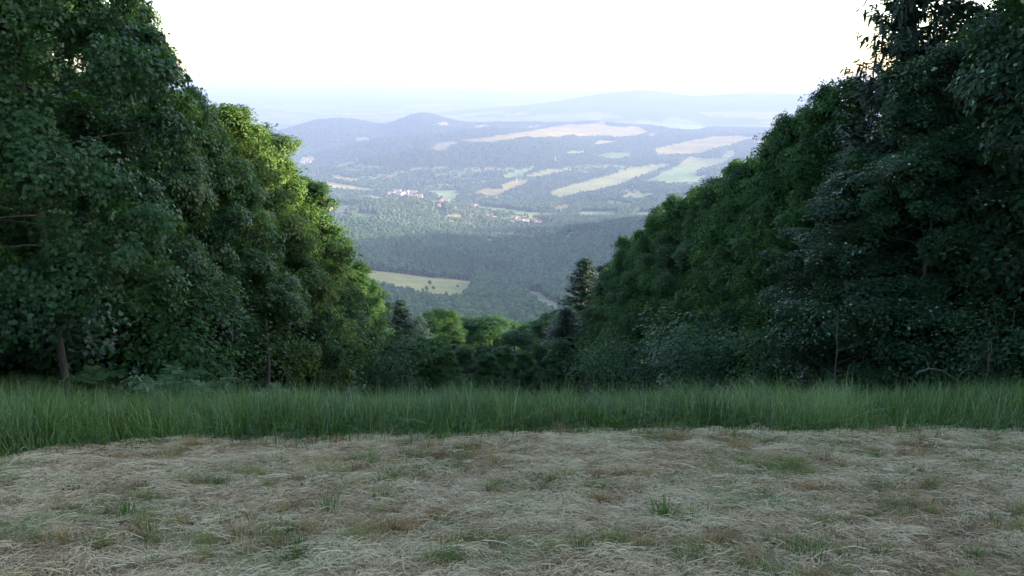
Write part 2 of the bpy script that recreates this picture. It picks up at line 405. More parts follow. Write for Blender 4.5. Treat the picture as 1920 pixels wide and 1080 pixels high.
# ------------------------------------------------------------------ haze
def haze_box():
    x0, x1, z0, z1 = -37000, 37000, -700, 60
    V = [(x, y, z) for x in (x0, x1) for y in (x0, x1) for z in (z0, z1)]
    F = [(0, 1, 3, 2), (4, 6, 7, 5), (0, 4, 5, 1), (2, 3, 7, 6), (0, 2, 6, 4), (1, 5, 7, 3)]
    m = bpy.data.materials.new('haze_air'); m.use_nodes = True; t = m.node_tree; t.nodes.clear()
    out = N(t, 'ShaderNodeOutputMaterial'); v = N(t, 'ShaderNodeVolumePrincipled')
    v.inputs['Color'].default_value = (.300, .370, .600, 1); v.inputs['Density'].default_value = HAZE; v.inputs['Anisotropy'].default_value = .1
    t.links.new(v.outputs[0], out.inputs['Volume'])
    me = bpy.data.meshes.new('haze'); me.from_pydata(V, [], F); me.materials.append(m)
    return tag(link('haze', me), kind='stuff')
haze_box()

# ------------------------------------------------------------------ tubes
class Tubes:
    def __init__(s): s.V = []; s.Q = []; s.n = 0
    def add(s, P, R, k=6):
        P = np.asarray(P, float); R = np.asarray(R, float); m = len(P)
        T = np.gradient(P, axis=0); T = norm(T)
        ref = np.where(np.abs(T[:, 2:3]) > .9, np.array([[1., 0, 0]]), np.array([[0., 0, 1]]))
        A = norm(np.cross(T, ref)); B = np.cross(T, A)
        th = np.arange(k)*2*pi/k
        ring = P[:, None]+R[:, None, None]*(A[:, None]*np.cos(th)[None, :, None]+B[:, None]*np.sin(th)[None, :, None])
        s.V.append(ring.reshape(-1, 3))
        i = np.arange(m-1)[:, None]*k; j = np.arange(k)[None]; j2 = (j+1) % k
        q = np.stack([i+j, i+j2, i+k+j2, i+k+j], -1).reshape(-1, 4)+s.n
        s.Q.append(q); s.n += m*k
    def mesh(s, name, mat):
        V = np.concatenate(s.V); Q = np.concatenate(s.Q)
        return mesh_np(name, V, Q.ravel(), np.full(len(Q), 4), [mat], True)

# leaf outlines in the x(side) y(length) plane
MAPLE = np.array([(0, 0), (.18, .02), (.42, -.08), (.34, .16), (.60, .42), (.30, .42), (.22, .60), (0, 1.0), (-.22, .60), (-.30, .42), (-.60, .42), (-.34, .16), (-.42, -.08), (-.18, .02)])
OVAL = np.array([(0, 0), (.28, .30), (.26, .65), (0, 1.0), (-.26, .65), (-.28, .30)])
DIAM = np.array([(0, 0), (.38, .5), (0, 1.0), (-.38, .5)])
STRIP = np.array([(-.09, 0), (.09, 0), (.05, 1.0), (-.05, 1.0)])
def leaves_mesh(name, C, Nn, D, S, tint, outline, mat, fold=.18):
    """one flat-ish face per leaf. C centres, Nn normals, D length directions, S sizes"""
    D = norm(D-(D*Nn).sum(-1, keepdims=True)*Nn); X = np.cross(D, Nn)
    o = outline; k = len(o)
    V = C[:, None]+S[:, None, None]*(X[:, None]*o[None, :, 0:1]+D[:, None]*(o[None, :, 1:2])+Nn[:, None]*(np.abs(o[None, :, 0:1])*fold-(o[None, :, 1:2]**2)*.12))
    n = len(C)
    return mesh_np(name, V.reshape(-1, 3), np.arange(n*k), np.full(n, k), [mat], False, {'tint': np.repeat(np.clip(tint, 0, 1), k)})

def broadleaf(seed, H=12.0, base=.06, R=3.2, outline=OVAL, leaf=.12, per=40, mat='broad', limbs=34, trunk_r=.14, droop=.3, bough=.85, dome_n=24, hang=0.0, jag=1.0, topw=.62, spray=.27):
    """trunk, limbs that carry rounded boughs; every bough is a dome of flat leaf sprays"""
    g = np.random.default_rng(seed); tb = Tubes()
    m = 14; hz = np.linspace(0, H*.96, m)
    wob = np.cumsum(g.normal(0, .04, (m, 2)), 0)*H/12
    TP = np.stack([wob[:, 0], wob[:, 1], hz], -1); TP[0, :2] = 0; TP[0, 2] = -.5
    TR = trunk_r*(1-np.linspace(0, 1, m)*.9)**.8; TR[0] *= 1.35
    tb.add(TP, TR, 9)
    CC = []; CN = []; CT = []; ctr = np.array([TP[m//2, 0], TP[m//2, 1], H*.40])
    def dome(q, r, t0, up=0.0):
        ax = np.array([r*g.uniform(.85, 1.2), r*g.uniform(.85, 1.2), r*g.uniform(.68, .95)])
        nn = int(dome_n*(r/bough)**2)+4
        d = norm(g.normal(0, 1, (nn, 3))+norm((q-ctr)*np.array([1, 1, .6]))*.8+np.array([0, 0, .3+up]))
        rad_ = 1-.45*g.random((nn, 1))**2.2
        rad_ = np.where(g.random((nn, 1)) < .13*jag, g.uniform(1.1, 1.5, (nn, 1)), rad_)
        pts = q+d*ax*rad_
        for k in range(nn):
            CC.append(pts[k]); CN.append(norm(d[k]/ax*r*.8+np.array([0, 0, .35-hang])+g.normal(0, .25, 3))); CT.append(t0+g.normal(0, .05))
            if k % 3 == 0:
                s3 = np.linspace(0, 1, 3)[:, None]; tb.add(q*(1-s3)+pts[k]*s3+np.array([0, 0, -.06])*np.sin(s3*3.14), .012*(1-.7*s3[:, 0]), 3)
    for li in range(limbs):
        f = (li+.5)/limbs; h = H*(base+(.95-base)*f**.92); fr = (h/H-base)/(1-base)
        env = R*(1.0-.38*max(0, .22-fr)/.22)*(1-max(0, fr-.25)/.75*(1-topw*.35))**.62*g.uniform(1-.22*jag, 1+.16*jag)
        az = li*2.39996+g.normal(0, .3); up = .12+.8*fr**1.3+g.normal(0, .1)
        p0 = np.array([np.interp(h, hz, TP[:, 0]), np.interp(h, hz, TP[:, 1]), h])
        t = np.linspace(0, 1, 7); L = max(.5, env-bough*.55)
        up = min(up, 1.35); bend = np.cumsum(g.normal(0, .03*L, 7)); ca, sa = math.cos(az), math.sin(az)
        out = L*t*math.cos(up); rise = L*(t*math.sin(up)-droop*t*t*(1-fr*.7))
        P = p0+np.stack([ca*out-sa*bend, sa*out+ca*bend, rise], -1); P[:, 2] = np.maximum(P[:, 2], .35)
        tb.add(P, trunk_r*.36*(1-fr*.75)*(1-t*.88), 5)
        lt = g.normal(.03, .11)
        bs = 1-.42*max(0, fr-.3); dome(P[-1], bough*bs*g.uniform(.7, 1.25), lt)
        for ts in (.85, .62, .40):
            if L*ts < .55 or g.random() < .15: continue
            q0 = np.array([np.interp(ts, t, P[:, k]) for k in range(3)]); sd = g.choice([-1, 1]); a2 = az+sd*g.uniform(.5, 1.3); sl_ = L*g.uniform(.22, .42)
            q1 = q0+np.array([math.cos(a2)*sl_, math.sin(a2)*sl_, g.uniform(-.1, .35)*sl_]); q1[2] = max(q1[2], .3)
            tb.add(np.stack([q0, (q0+q1)/2+np.array([0, 0, .05*sl_]), q1]), np.array([.022, .015, .008])*(trunk_r/.14), 4)
            dome(q1, bough*bs*g.uniform(.6, 1.0), lt+g.normal(0, .03))
    for c in range(3): dome(TP[-1]+g.normal(0, .25, 3)*np.array([1, 1, .6]), bough*g.uniform(.45, .75), .05, .6)
    CC = np.array(CC); CN = norm(np.array(CN)); CT = np.array(CT); nc_ = len(CC); n = nc_*per; ci = np.repeat(np.arange(nc_), per)
    CX = norm(np.cross(CN, g.normal(0, 1, (nc_, 3)))); CY = np.cross(CN, CX)
    rr = np.sqrt(g.random(n))*1.45; aa = g.uniform(0, 2*pi, n); csz = g.uniform(.6, 1.35, nc_)[ci]
    u_ = rr*np.cos(aa)*csz*spray; v_ = rr*np.sin(aa)*csz*spray*.75; w_ = g.normal(0, .045, n)-(u_**2+v_**2)*.7
    off = CX[ci]*u_[:, None]+CY[ci]*v_[:, None]+CN[ci]*w_[:, None]
    C = CC[ci]+off; outw = norm((C-ctr)*np.array([1, 1, .35]))
    Nn = norm(CN[ci]+g.normal(0, .30, (n, 3))+off*.6)
    D = norm(outw*.5+off*2.2+np.array([0, 0, -.35-hang])+g.normal(0, .45, (n, 3)))
    S = leaf*g.uniform(.55, 1.25, n)
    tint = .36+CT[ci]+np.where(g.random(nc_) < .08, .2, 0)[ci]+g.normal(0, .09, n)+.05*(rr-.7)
    if mat == 'pale': tint = np.minimum(tint, .8); tint[g.random(n) < .03*(1+np.sin(CC[ci][:, 2]*3))] = .97
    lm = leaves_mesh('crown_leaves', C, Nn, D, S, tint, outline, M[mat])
    return tb.mesh('trunk_wood', M[bark] if False else M['bark']), lm, H, R
def spruce(seed, H=14.0, R=2.6, base=.05, mat='needle', dens=1.0):
    g = np.random.default_rng(seed); tb = Tubes()
    m = 10; hz = np.linspace(-.5, H, m); TP = np.stack([np.cumsum(g.normal(0, .015, m)), np.cumsum(g.normal(0, .015, m)), hz], -1)
    tb.add(TP, .17*(1-np.linspace(0, 1, m)*.96), 8)
    C = []; D = []; Nn = []; S = []; T = []
    h = H*base+.3
    while h < H-.12:
        f = h/H; nb = 6 if f < .8 else 5
        for b in range(nb):
            az = b*2*pi/nb+h*3.1+g.normal(0, .25)
            L = R*((1-f)**.82+.03)*g.uniform(.65, 1.12)
            if g.random() < .06: L *= .45
            t = np.linspace(0, 1, 6); ca, sa = math.cos(az), math.sin(az)
            inc = .35*f+.05; sag = .55*(1-f)
            P = np.array([0, 0, h+g.normal(0, .06)])+np.stack([ca*L*t, sa*L*t, L*(inc*t-sag*t+ .28*t**3)], -1)
            tb.add(P, .014*(1-t*.85)*(1+L*.3), 4)
            nt_ = int(max(5, L*12*dens))
            for s in range(nt_):
                ts = (s+1)/nt_; q = np.array([np.interp(ts, t, P[:, k]) for k in range(3)])
                tl = (.16+.34*L/R*(1.05-ts))*g.uniform(.7, 1.2)
                for sd in (-1, 1):
                    a2 = az+sd*g.uniform(.6, 1.1); dv = np.array([math.cos(a2), math.sin(a2), -.35-.3*(1-f)])
                    k = max(2, int(tl/.075))
                    for c in range(k):
                        C.append(q+dv*tl*(c/k)); D.append(dv+g.normal(0, .38, 3)); Nn.append((g.normal(0, .4), g.normal(0, .4), 1)); S.append(.17*g.uniform(.7, 1.2)); T.append(.35+g.normal(0, .2)+.25*(ts > .85))
                    if g.random() < .35:
                        C.append(q); D.append(np.array([ca*.2, sa*.2, -1])+g.normal(0, .35, 3)); Nn.append((ca+g.normal(0, .3), sa+g.normal(0, .3), .2)); S.append(.24*g.uniform(.6, 1.2)); T.append(.3)
        h += .24*g.uniform(.7, 1.3)*(1.15-.45*f)
    for c in range(40):
        C.append((0, 0, H-.9*g.random())); D.append((g.normal(0, .6), g.normal(0, .6), .9)); Nn.append(tuple(g.normal(0, 1, 3))); S.append(.15); T.append(.5)
    C = np.array(C, float); D = norm(np.array(D, float)); Nn = norm(np.array(Nn, float)); S = np.array(S)*1.25; T = np.array(T)
    o = np.array([(-.10, 0), (.10, 0), (.17, .45), (.03, 1.0), (-.03, 1.0), (-.17, .45)])
    return tb.mesh('spruce_trunk', M['sprucebark']), leaves_mesh('needle_sprays', C, Nn, D, S, T, o, M[mat], 0), H, R
def shrub(seed, H=2.6, R=1.5, outline=OVAL, leaf=.075, n_st=9, per=46, mat='broad'):
    g = np.random.default_rng(seed); tb = Tubes(); CC = []; CD = []
    for s in range(n_st):
        az = s*2.4+g.normal(0, .3); t = np.linspace(0, 1, 6); L = H*g.uniform(.7, 1.05); sp = R*g.uniform(.2, .85)
        P = np.stack([math.cos(az)*(.08+sp*t**1.4), math.sin(az)*(.08+sp*t**1.4), -.2+L*t-.15*L*t**3], -1)
        tb.add(P, .022*(1-t*.8), 5)
        for c in range(13):
            tt = g.uniform(.12, 1); q = np.array([np.interp(tt, t, P[:, k]) for k in range(3)])+g.normal(0, .26, 3)*np.array([1, 1, .6])
            q[2] = max(q[2], .12); CC.append(q); CD.append((math.cos(az), math.sin(az), 0))
    CC = np.array(CC); CD = np.array(CD); n = len(CC)*per; ci = np.repeat(np.arange(len(CC)), per)
    C = CC[ci]+g.normal(0, 1, (n, 3))*np.array([.22, .22, .10]); C[:, 2] = np.maximum(C[:, 2], .03)
    outw = norm(C*np.array([1, 1, .3])); Nn = norm(np.array([0, 0, .8])+outw*.7+g.normal(0, .45, (n, 3))); D = norm(outw+g.normal(0, .6, (n, 3))+np.array([0, 0, -.4]))
    return tb.mesh('shrub_stems', M['bark']), leaves_mesh('shrub_leaves', C, Nn, D, leaf*g.uniform(.6, 1.3, n), .42+g.normal(0, .18, n), outline, M[mat]), H, R

PRO = {
 'mapleA': broadleaf(1, 12, .17, 3.4, MAPLE, .095, 42, 'maple', 46, .09, dome_n=24, spray=.27, bough=.75),
 'mapleB': broadleaf(2, 12, .20, 3.2, MAPLE, .10, 42, 'maple', 44, .10, dome_n=24, spray=.27, bough=.75),
 'paleA': broadleaf(3, 14, .02, 3.6, OVAL, .11, 42, 'pale', 54, .12, hang=.25, bough=.78),
 'paleB': broadleaf(4, 14, .02, 3.6, OVAL, .11, 42, 'pale', 54, .12, hang=.35, bough=.78),
 'broadA': broadleaf(5, 12, .03, 3.2, OVAL, .12, 36, 'broad', 56, .15, bough=.72),
 'broadB': broadleaf(6, 12, .02, 3.3, OVAL, .12, 36, 'broad', 56, .14, droop=.2, bough=.8),
 'broadC': broadleaf(7, 12, .03, 3.0, OVAL, .12, 36, 'broad', 54, .14, droop=.4, bough=.66, jag=1.3),
 'spruceA': spruce(8, 14, 2.7),
 'spruceB': spruce(9, 11, 2.3),
 'slim': broadleaf(10, 9, .28, 1.6, OVAL, .12, 30, 'broad', 20, .07, bough=.55, jag=1.5),
 'shrubA': shrub(11), 'shrubB': shrub(12, 2.0, 1.6, OVAL, .065, 10, 50), 'shrubC': shrub(13, 3.4, 1.6, MAPLE, .10, 9, 40, 'maple'),
}
PARTN = {'spruce': ('trunk', 'crown'), 'shrub': ('stems', 'foliage')}
BASIS = 0
def put(kind, x, y, height, label, cat, group=None, rot=None, wscale=None, color=(1, 1, 1), name=None, sink=0.1, lean=(0, 0)):
    wood, leaves, H, R = PRO[kind]; s = height/H
    ws = wscale if wscale else s
    base = float(terrain(np.array(float(x)), np.array(float(y))))-sink
    e = bpy.data.objects.new(name or 'tree', None); sc.collection.objects.link(e); e.location = (x, y, base)
    rot = random.uniform(0, 6.28) if rot is None else rot
    e.rotation_euler = (lean[0], lean[1], rot); e.scale = (ws, ws, s); e.empty_display_size = .3
    tag(e, label, cat, group)
    pn = ('stems', 'foliage') if 'shrub' in kind else ('trunk', 'crown')
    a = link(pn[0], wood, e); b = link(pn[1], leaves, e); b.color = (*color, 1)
    return e
def put_px(kind, px, py, Y, width_scale, label, cat, color=(1, 1, 1), group=None, name=None, rot=None, dx=0):
    p = atY(px, py, Y); g = float(terrain(p[0], p[1])); h = p[2]-g+.1
    H = PRO[kind][2]
    return put(kind, p[0]+dx, Y, h, label, cat, group, rot, h/H*width_scale if width_scale < 3 else None, color, name)
random.seed(4)
W = (1, 1, 1)
YG = (1.5, 1.38, .9); YG_SUNLIT = (2.0, 1.55, 1.1); DK = (.75, .8, .9); BL = (.85, .95, 1.15); GY = (1.0, 1.0, 1.1)  # strongest yellow green puts extra sunlight into the lit left crowns' leaf colour
G_L = 'broadleaf trees along the left edge of the clearing'; G_R = 'broadleaf trees along the right edge of the clearing'
G_B = 'trees closing the bottom of the clearing'; G_S = 'spruces at the edge of the clearing'
# left row (x, y from the trunk's foot; height)
put('mapleB', -10.2, 9.0, 13.5, 'big leaved maple at the left border of the photo, its trunk out of view', 'tree', G_L, 1.0, .98, (1.05, 1.1, .95), 'maple_tree')
put('mapleA', -7.1, 12.8, 8.6, 'maple with a slim bare brown trunk rising from grass at far left', 'tree', G_L, 2.2, .70, (1.0, 1.05, .95), 'maple_tree')
put('mapleA', -11.9, 17.3, 11.2, 'tall dark maple whose crown leaves the photo at upper left', 'tree', G_L, 4.0, 1.0, (1.0, 1.0, .9), 'maple_tree')
put('mapleB', -10.7, 21.5, 9.9, 'maple with drooping lower boughs above the ferns, between the dark maple and the sunlit tree', 'tree', G_L, 5.2, .78, (1.1, 1.15, .9), 'maple_tree', lean=(0, .05))
put_px('broadA', 425, 215, 27, 1.1, 'sunlit yellow green tree behind the tall left maple', 'tree', YG_SUNLIT, G_L, 'broadleaf_tree', 1)
put_px('broadB', 500, 262, 33, 1.1, 'sunlit yellow green crown downhill of the first sunlit tree', 'tree', YG_SUNLIT, G_L, 'broadleaf_tree', 2)
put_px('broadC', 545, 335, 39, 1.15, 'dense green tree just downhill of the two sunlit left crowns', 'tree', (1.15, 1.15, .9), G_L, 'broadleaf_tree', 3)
put_px('broadA', 575, 420, 46, 1.2, 'dark green tree at the middle of the left row', 'tree', W, G_L, 'broadleaf_tree', 4)
put_px('slim', 621, 468, 58, 1.3, 'small bright yellow green treetop poking out above the left row', 'tree', (1.6, 1.5, .8), G_L, 'broadleaf_tree', 5)
put_px('broadB', 655, 500, 60, 1.2, 'tree with light green rounded top below the bright small treetop', 'tree', (1.3, 1.3, .9), G_L, 'broadleaf_tree', 6)
put_px('broadC', 700, 580, 70, 1.25, 'last rounded tree at the lower end of the left row', 'tree', BL, G_L, 'broadleaf_tree', 7)
put_px('mapleB', 405, 300, 23.0, 1.0, 'mid green maple in front of the first sunlit crown', 'tree', (1.15, 1.15, .9), G_L, 'maple_tree', 2)
put_px('broadC', 512, 415, 27.5, 1.1, 'dark lower tree in front of the second sunlit crown', 'tree', W, G_L, 'broadleaf_tree', 3)
put_px('mapleB', 222, 15, 19.5, .72, 'tall green maple whose top touches the upper edge of the photo', 'tree', (1.1, 1.1, .9), G_L, 'maple_tree', 3)
put_px('mapleB', 285, 105, 21.0, .80, 'maple with its top just below the upper edge, left of the sky', 'tree', (1.0, 1.05, .9), G_L, 'maple_tree', 4.4)
put_px('mapleA', 340, 185, 22.0, .85, 'green maple under the sky notch left of the sunlit crowns', 'tree', (1.05, 1.1, .9), G_L, 'maple_tree', 6)
put('broadC', 9.2, 18.6, 6.2, 'leafy low tree in front of the trees with pale hanging leaves', 'tree', G_R, 1, .62, DK, 'broadleaf_tree')
# bottom
put_px('spruceB', 750, 562, 84, 2.0, 'slender spruce tip left of the bright green crowns at the bottom', 'tree', BL, G_S, 'spruce_tree', 0)
put_px('spruceB', 783, 592, 88, 2.0, 'short spruce between slender spruce tip and bright green crowns', 'tree', W, G_S, 'spruce_tree', 1)
put_px('broadA', 828, 586, 112, 1.6, 'bright green rounded crown at the bottom of the clearing', 'tree', (1.25, 1.25, .9), G_B, 'broadleaf_tree', 2)
put_px('broadB', 868, 600, 118, 1.6, 'bright green crown right of the tallest one at the clearing bottom', 'tree', (1.15, 1.2, .9), G_B, 'broadleaf_tree', 3)
put_px('slim', 922, 600, 116, 2.6, 'loose open tree with gaps in the middle of the clearing bottom', 'tree', (1.1, 1.2, .9), G_B, 'broadleaf_tree', 4)
put_px('broadC', 968, 624, 108, 1.6, 'dark low crown directly below the distant forest centre', 'tree', BL, G_B, 'broadleaf_tree', 5)
put_px('broadA', 1003, 620, 120, 1.4, 'dark crown between the low centre crown and the grey green one', 'tree', DK, G_B, 'broadleaf_tree', 6)
put_px('broadB', 1035, 592, 108, 1.4, 'grey green crown left of the pointed right spruces', 'tree', GY, G_B, 'broadleaf_tree', 7)
put_px('broadB', 790, 640, 60, 1.4, 'dark bushy tree in front of the slender spruce tip', 'tree', DK, G_B, 'broadleaf_tree', 8)
put_px('spruceB', 850, 645, 66, 1.7, 'low dark spruce in front of the bright green crowns', 'tree', BL, G_S, 'spruce_tree', 9)
put_px('broadC', 905, 652, 70, 1.4, 'low dark tree in front of the loose open tree', 'tree', DK, G_B, 'broadleaf_tree', 10)
put_px('spruceB', 958, 655, 74, 1.7, 'wide dark spruce at the very middle bottom of clearing', 'tree', DK, G_S, 'spruce_tree', 11)
put_px('broadC', 1010, 648, 72, 1.4, 'shadowed tree in front of the grey green crown', 'tree', DK, G_B, 'broadleaf_tree', 12)
LAST = ['far dark tree just behind the tip of the slender spruce', 'far dark tree between the slender spruce and the short spruce', 'far dark tree showing between short spruce and bright green crown', 'far dark tree directly behind the gap between both bright green crowns',
        'far dark tree left of the loose open tree', 'far dark tree right of the loose open tree', 'far dark tree behind the low centre crown', 'far dark tree behind the grey green crown', 'far dark tree left behind the pointed dark spruce']
for i, (px_, py_, Y_) in enumerate([(735, 622, 128), (765, 628, 132), (800, 618, 136), (845, 624, 134), (890, 628, 138), (945, 628, 136), (985, 618, 134), (1020, 612, 130), (1050, 600, 126)]):
    put_px(['broadA', 'broadB', 'broadC'][i % 3], px_, py_-8, Y_, 1.6, LAST[i], 'tree', (1.2, 1.25, .95), 'last row at the clearing bottom', 'broadleaf_tree')
for i, (px_, py_, Y_, lb) in enumerate([(745, 640, 56, 'low tree just right of the last tree of the left row'), (775, 652, 50, 'low rounded tree under the slender spruce tip'), (812, 650, 60, 'low dark tree in front of the short spruce'), (835, 668, 50, 'lowest bushy tree left of the clearing middle'), (872, 662, 62, 'low bushy tree under the right one of both bright crowns'), (915, 676, 56, 'lowest tree under the loose open tree'), (940, 664, 66, 'low dark tree beside the wide dark spruce'), (985, 670, 58, 'lowest tree right of the wide dark spruce'), (1015, 660, 64, 'low tree under the grey green crown'), (1048, 650, 56, 'low dark tree left at the foot of the broad spruce skirt')]):
    put_px(['broadB', 'broadC', 'broadA'][i % 3], px_, py_-10, Y_, 1.4, lb, 'tree', (1.0+.1*(i % 4), 1.08+.1*(i % 4), 1.0), G_B, 'broadleaf_tree')
# right row
put_px('spruceA', 1097, 484, 78, 2.0, 'pointed dark spruce rising left of the right tree row', 'tree', (.7, .8, .9), G_S, 'spruce_tree', 3)
put_px('spruceB', 1132, 494, 84, 1.9, 'thin spruce tip just right of the pointed dark spruce', 'tree', (.7, .8, .9), G_S, 'spruce_tree', 4)
put_px('spruceB', 1062, 575, 70, 2.2, 'broad spruce skirt below and left of the pointed dark spruce', 'tree', DK, G_S, 'spruce_tree', 5)
put_px('broadA', 1190, 452, 62, .9, 'lowest rounded crown of the right row beside the spruce tips', 'tree', (1.1, 1.15, .85), G_R, 'broadleaf_tree', 1)
put_px('broadB', 1250, 406, 53, .88, 'second crown up the right row, green with lighter tips', 'tree', (1.1, 1.15, .9), G_R, 'broadleaf_tree', 2)
put_px('broadC', 1315, 354, 46, .9, 'third crown up the right row, with a ragged top', 'tree', W, G_R, 'broadleaf_tree', 3)
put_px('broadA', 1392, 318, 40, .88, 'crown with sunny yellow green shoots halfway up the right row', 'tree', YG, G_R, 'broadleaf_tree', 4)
put_px('broadB', 1468, 268, 35, .8, 'dark crown uphill of the one with sunny shoots, right row', 'tree', W, G_R, 'broadleaf_tree', 5)
put_px('broadC', 1528, 206, 31, .8, 'dark ragged crown left of the tall rounded right crown', 'tree', (.95, 1.05, .9), G_R, 'broadleaf_tree', 6)
put_px('broadA', 1585, 168, 27.5, .85, 'tall rounded crown against the sky left of the big spruce', 'tree', (1, 1.1, .85), G_R, 'broadleaf_tree', 0.5)
for i, (k_, px_, py_, Y_, lb) in enumerate([('broadC', 1128, 560, 72, 'low tree filling the foot between the spruce tips and the right row'), ('broadB', 1158, 505, 67, 'narrow tree just right of the thin spruce tip'), ('broadC', 1222, 434, 57, 'crown tucked between the lowest and the second crown of the right row'),
        ('broadA', 1285, 382, 49, 'crown tucked between the second and third crown of the right row'), ('broadB', 1355, 342, 43, 'crown just left of the one with sunny shoots'), ('broadC', 1432, 300, 37, 'crown just right of the one with sunny shoots'), ('broadA', 1500, 244, 32.5, 'crown under the dark ragged one of the right row')]):
    put_px(k_, px_, py_, Y_, 1.0, lb, 'tree', [(1.1, 1.15, .9), (.95, 1, .95), (1.05, 1.15, .9)][i % 3], G_R, 'broadleaf_tree')
put('spruceA', 10.7, 24.0, 15.5, 'big spruce against the white sky at upper right, its top cut off', 'tree', G_S, 1, 1.05, (1.1, 1, 1.1), 'spruce_tree')
put('paleB', 12.6, 17.8, 15.5, 'tree with hanging pale leaves right of the big spruce', 'tree', G_R, 2, 1.0, W, 'broadleaf_tree')
put('paleA', 12.2, 14.0, 16.0, 'tall tree with silvery leaf undersides at the right border', 'tree', G_R, 3, 1.05, W, 'broadleaf_tree')
put('paleB', 13.0, 10.5, 16.0, 'nearest dark tree of the right row, its trunk out of view', 'tree', G_R, 4.5, 1.05, DK, 'broadleaf_tree')
put_px('paleA', 1800, 110, 19.5, 1.5, 'tree with pale hanging leaves just below and right of the big spruce', 'tree', W, G_R, 'broadleaf_tree', 5)
put_px('paleB', 1660, 300, 21.5, 1.5, 'lower tree with pale hanging leaves at the foot of the big spruce', 'tree', W, G_R, 'broadleaf_tree', 1.5)
# deeper trees that close the wood
deep = 'dark trees deep inside the wood behind the front rows'
gl = random.Random(7)
for side in (-1, 1):
    for row, X in ((0, 15.0), (1, 20.5)):
        y = 4.0 if row == 0 else 7.0
        while y < (105 if row == 0 else 70):
            kind = gl.choice(['broadA', 'broadB', 'broadC'])
            px_edge = 0
            # stay under the outline of the front row
            top_slope = (.98*.80 if side < 0 else .74*.95)*X
            planez = -.378*y
            hgt = top_slope+1.6+planez+.3 - float(terrain(side*X, y))
            if y < 24: hgt += 4.5 if side > 0 else 1.6
            hgt = max(7, min(17, hgt))*gl.uniform(.85, 1.0)
            sd_ = 'left' if side < 0 else 'right'
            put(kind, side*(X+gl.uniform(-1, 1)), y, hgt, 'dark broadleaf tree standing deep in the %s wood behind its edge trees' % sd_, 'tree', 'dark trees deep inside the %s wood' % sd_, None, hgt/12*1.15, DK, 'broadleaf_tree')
            y += gl.uniform(4.2, 6.0)
# tall ones outside the frame on the right: added to keep the near clearing in shade
for x, y, h in ((16, 2, 19), (17.5, 8, 19), (16.5, 13.5, 18), (17, 18.5, 17), (21, 5, 19), (21, 14, 19)):
    put('broadA', x, y, h, 'unseen tall broadleaf tree added to the wood beyond the right border for shade', 'tree', 'tall trees right of the photo', None, h/12, DK, 'broadleaf_tree')

# ------------------------------------------------------------------ shrubs at the feet
G_SH = 'bushes under the edge trees'
shr = [
 ('shrubA', -9.0, 11.5, 2.0, 'low leafy bush at the far left foot of the wood', W),
 ('shrubC', -8.6, 15.5, 3.6, 'bush with maple like leaves right of the slim brown trunk', BL),
 ('shrubA', -7.4, 18.0, 3.6, 'elder bush behind the ferns with thin upright stems', (1.05, 1.15, 1.05)),
 ('shrubB', -8.2, 22.5, 3.2, 'round bush between the leaning trunk and the straight trunk', W),
 ('shrubA', -7.8, 28.5, 3.4, 'bush right of the dark straight trunk on the left', W),
 ('shrubC', -8.0, 35.0, 4.5, 'tall bush at the foot of the middle left row', BL),
 ('shrubB', -7.6, 45.0, 5.0, 'bluish bush at the lower left end of the row', BL),
 ('shrubA', 8.6, 14.0, 2.4, 'low bush at the foot of the right border trees', DK),
 ('shrubB', 8.8, 17.5, 2.8, 'shadowed bush left of the crooked dead branches', DK),
 ('shrubC', 8.3, 21.0, 3.4, 'bush right of the pale slender trunk', DK),
 ('shrubA', 8.0, 24.5, 3.6, 'green bush left of the pale slender trunk', W),
 ('shrubB', 7.8, 29.0, 4.0, 'wide bush below the tall rounded right crown', BL),
 ('shrubC', 7.6, 34.0, 4.6, 'bush below the dark ragged crown of the right row', W),
 ('shrubA', 7.3, 40.0, 4.8, 'bush below the crown with sunny shoots', BL),
 ('shrubB', 6.8, 47.0, 5.2, 'dark bush under third crown of the right row', W),
 ('shrubA', 6.2, 56.0, 5.6, 'light green sloping bush at the lower end of the right row', (1.4, 1.4, .9)),
 ('shrubB', 5.0, 66.0, 6.0, 'dark bush at the foot of the pointed spruce', DK),
]
for k, x, y, h, lab, c in shr: put(k, x, y, h, lab, 'bush', G_SH, None, h/PRO[k][2]*1.1, c, 'bush')
# ------------------------------------------------------------------ lone trunks and dead branches
def lone_trunk(px, Y, hgt, r, lean, label, mat='bark', seed=1):
    g = np.random.default_rng(seed); x = (px-960)/FPX*(Y*cos(PITCH)+ (EYE-float(terrain(0.0, Y)))*sin(PITCH))
    b = float(terrain(x, Y)); t = np.linspace(0, 1, 9)
    P = np.stack([lean*hgt*t+np.cumsum(g.normal(0, .02, 9)), np.cumsum(g.normal(0, .02, 9)), -.2+hgt*t], -1)
    tb = Tubes(); tb.add(P, r*(1-t*.55), 8)
    for k in range(5):
        a = g.uniform(0, 6.28); h = g.uniform(.45, .95); q = P[int(h*8)]; L = g.uniform(.4, 1.0); s = np.linspace(0, 1, 5)
        tb.add(q+np.stack([math.cos(a)*L*s, math.sin(a)*L*s, L*.5*s], -1), r*.25*(1-s*.8), 5)
    o = link('tree_trunk', tb.mesh('lone_trunk', M[mat]), None, (x, Y, b)); return tag(o, label, 'tree trunk')
lone_trunk(1562, 16.5, 2.3, .022, .0, 'pale slender trunk at the edge of the right wood', 'bark', 3)
lone_trunk(1838, 12.5, 1.3, .012, .06, 'thin upright dead stem near the right border', 'bark', 4)
lone_trunk(432, 19.0, 2.7, .045, .16, 'thin leaning trunk at the left wood edge above the ferns', 'bark', 8)
lone_trunk(510, 22.0, 2.5, .07, .0, 'dark straight trunk between the bushes of the left wood edge', 'bark', 9)
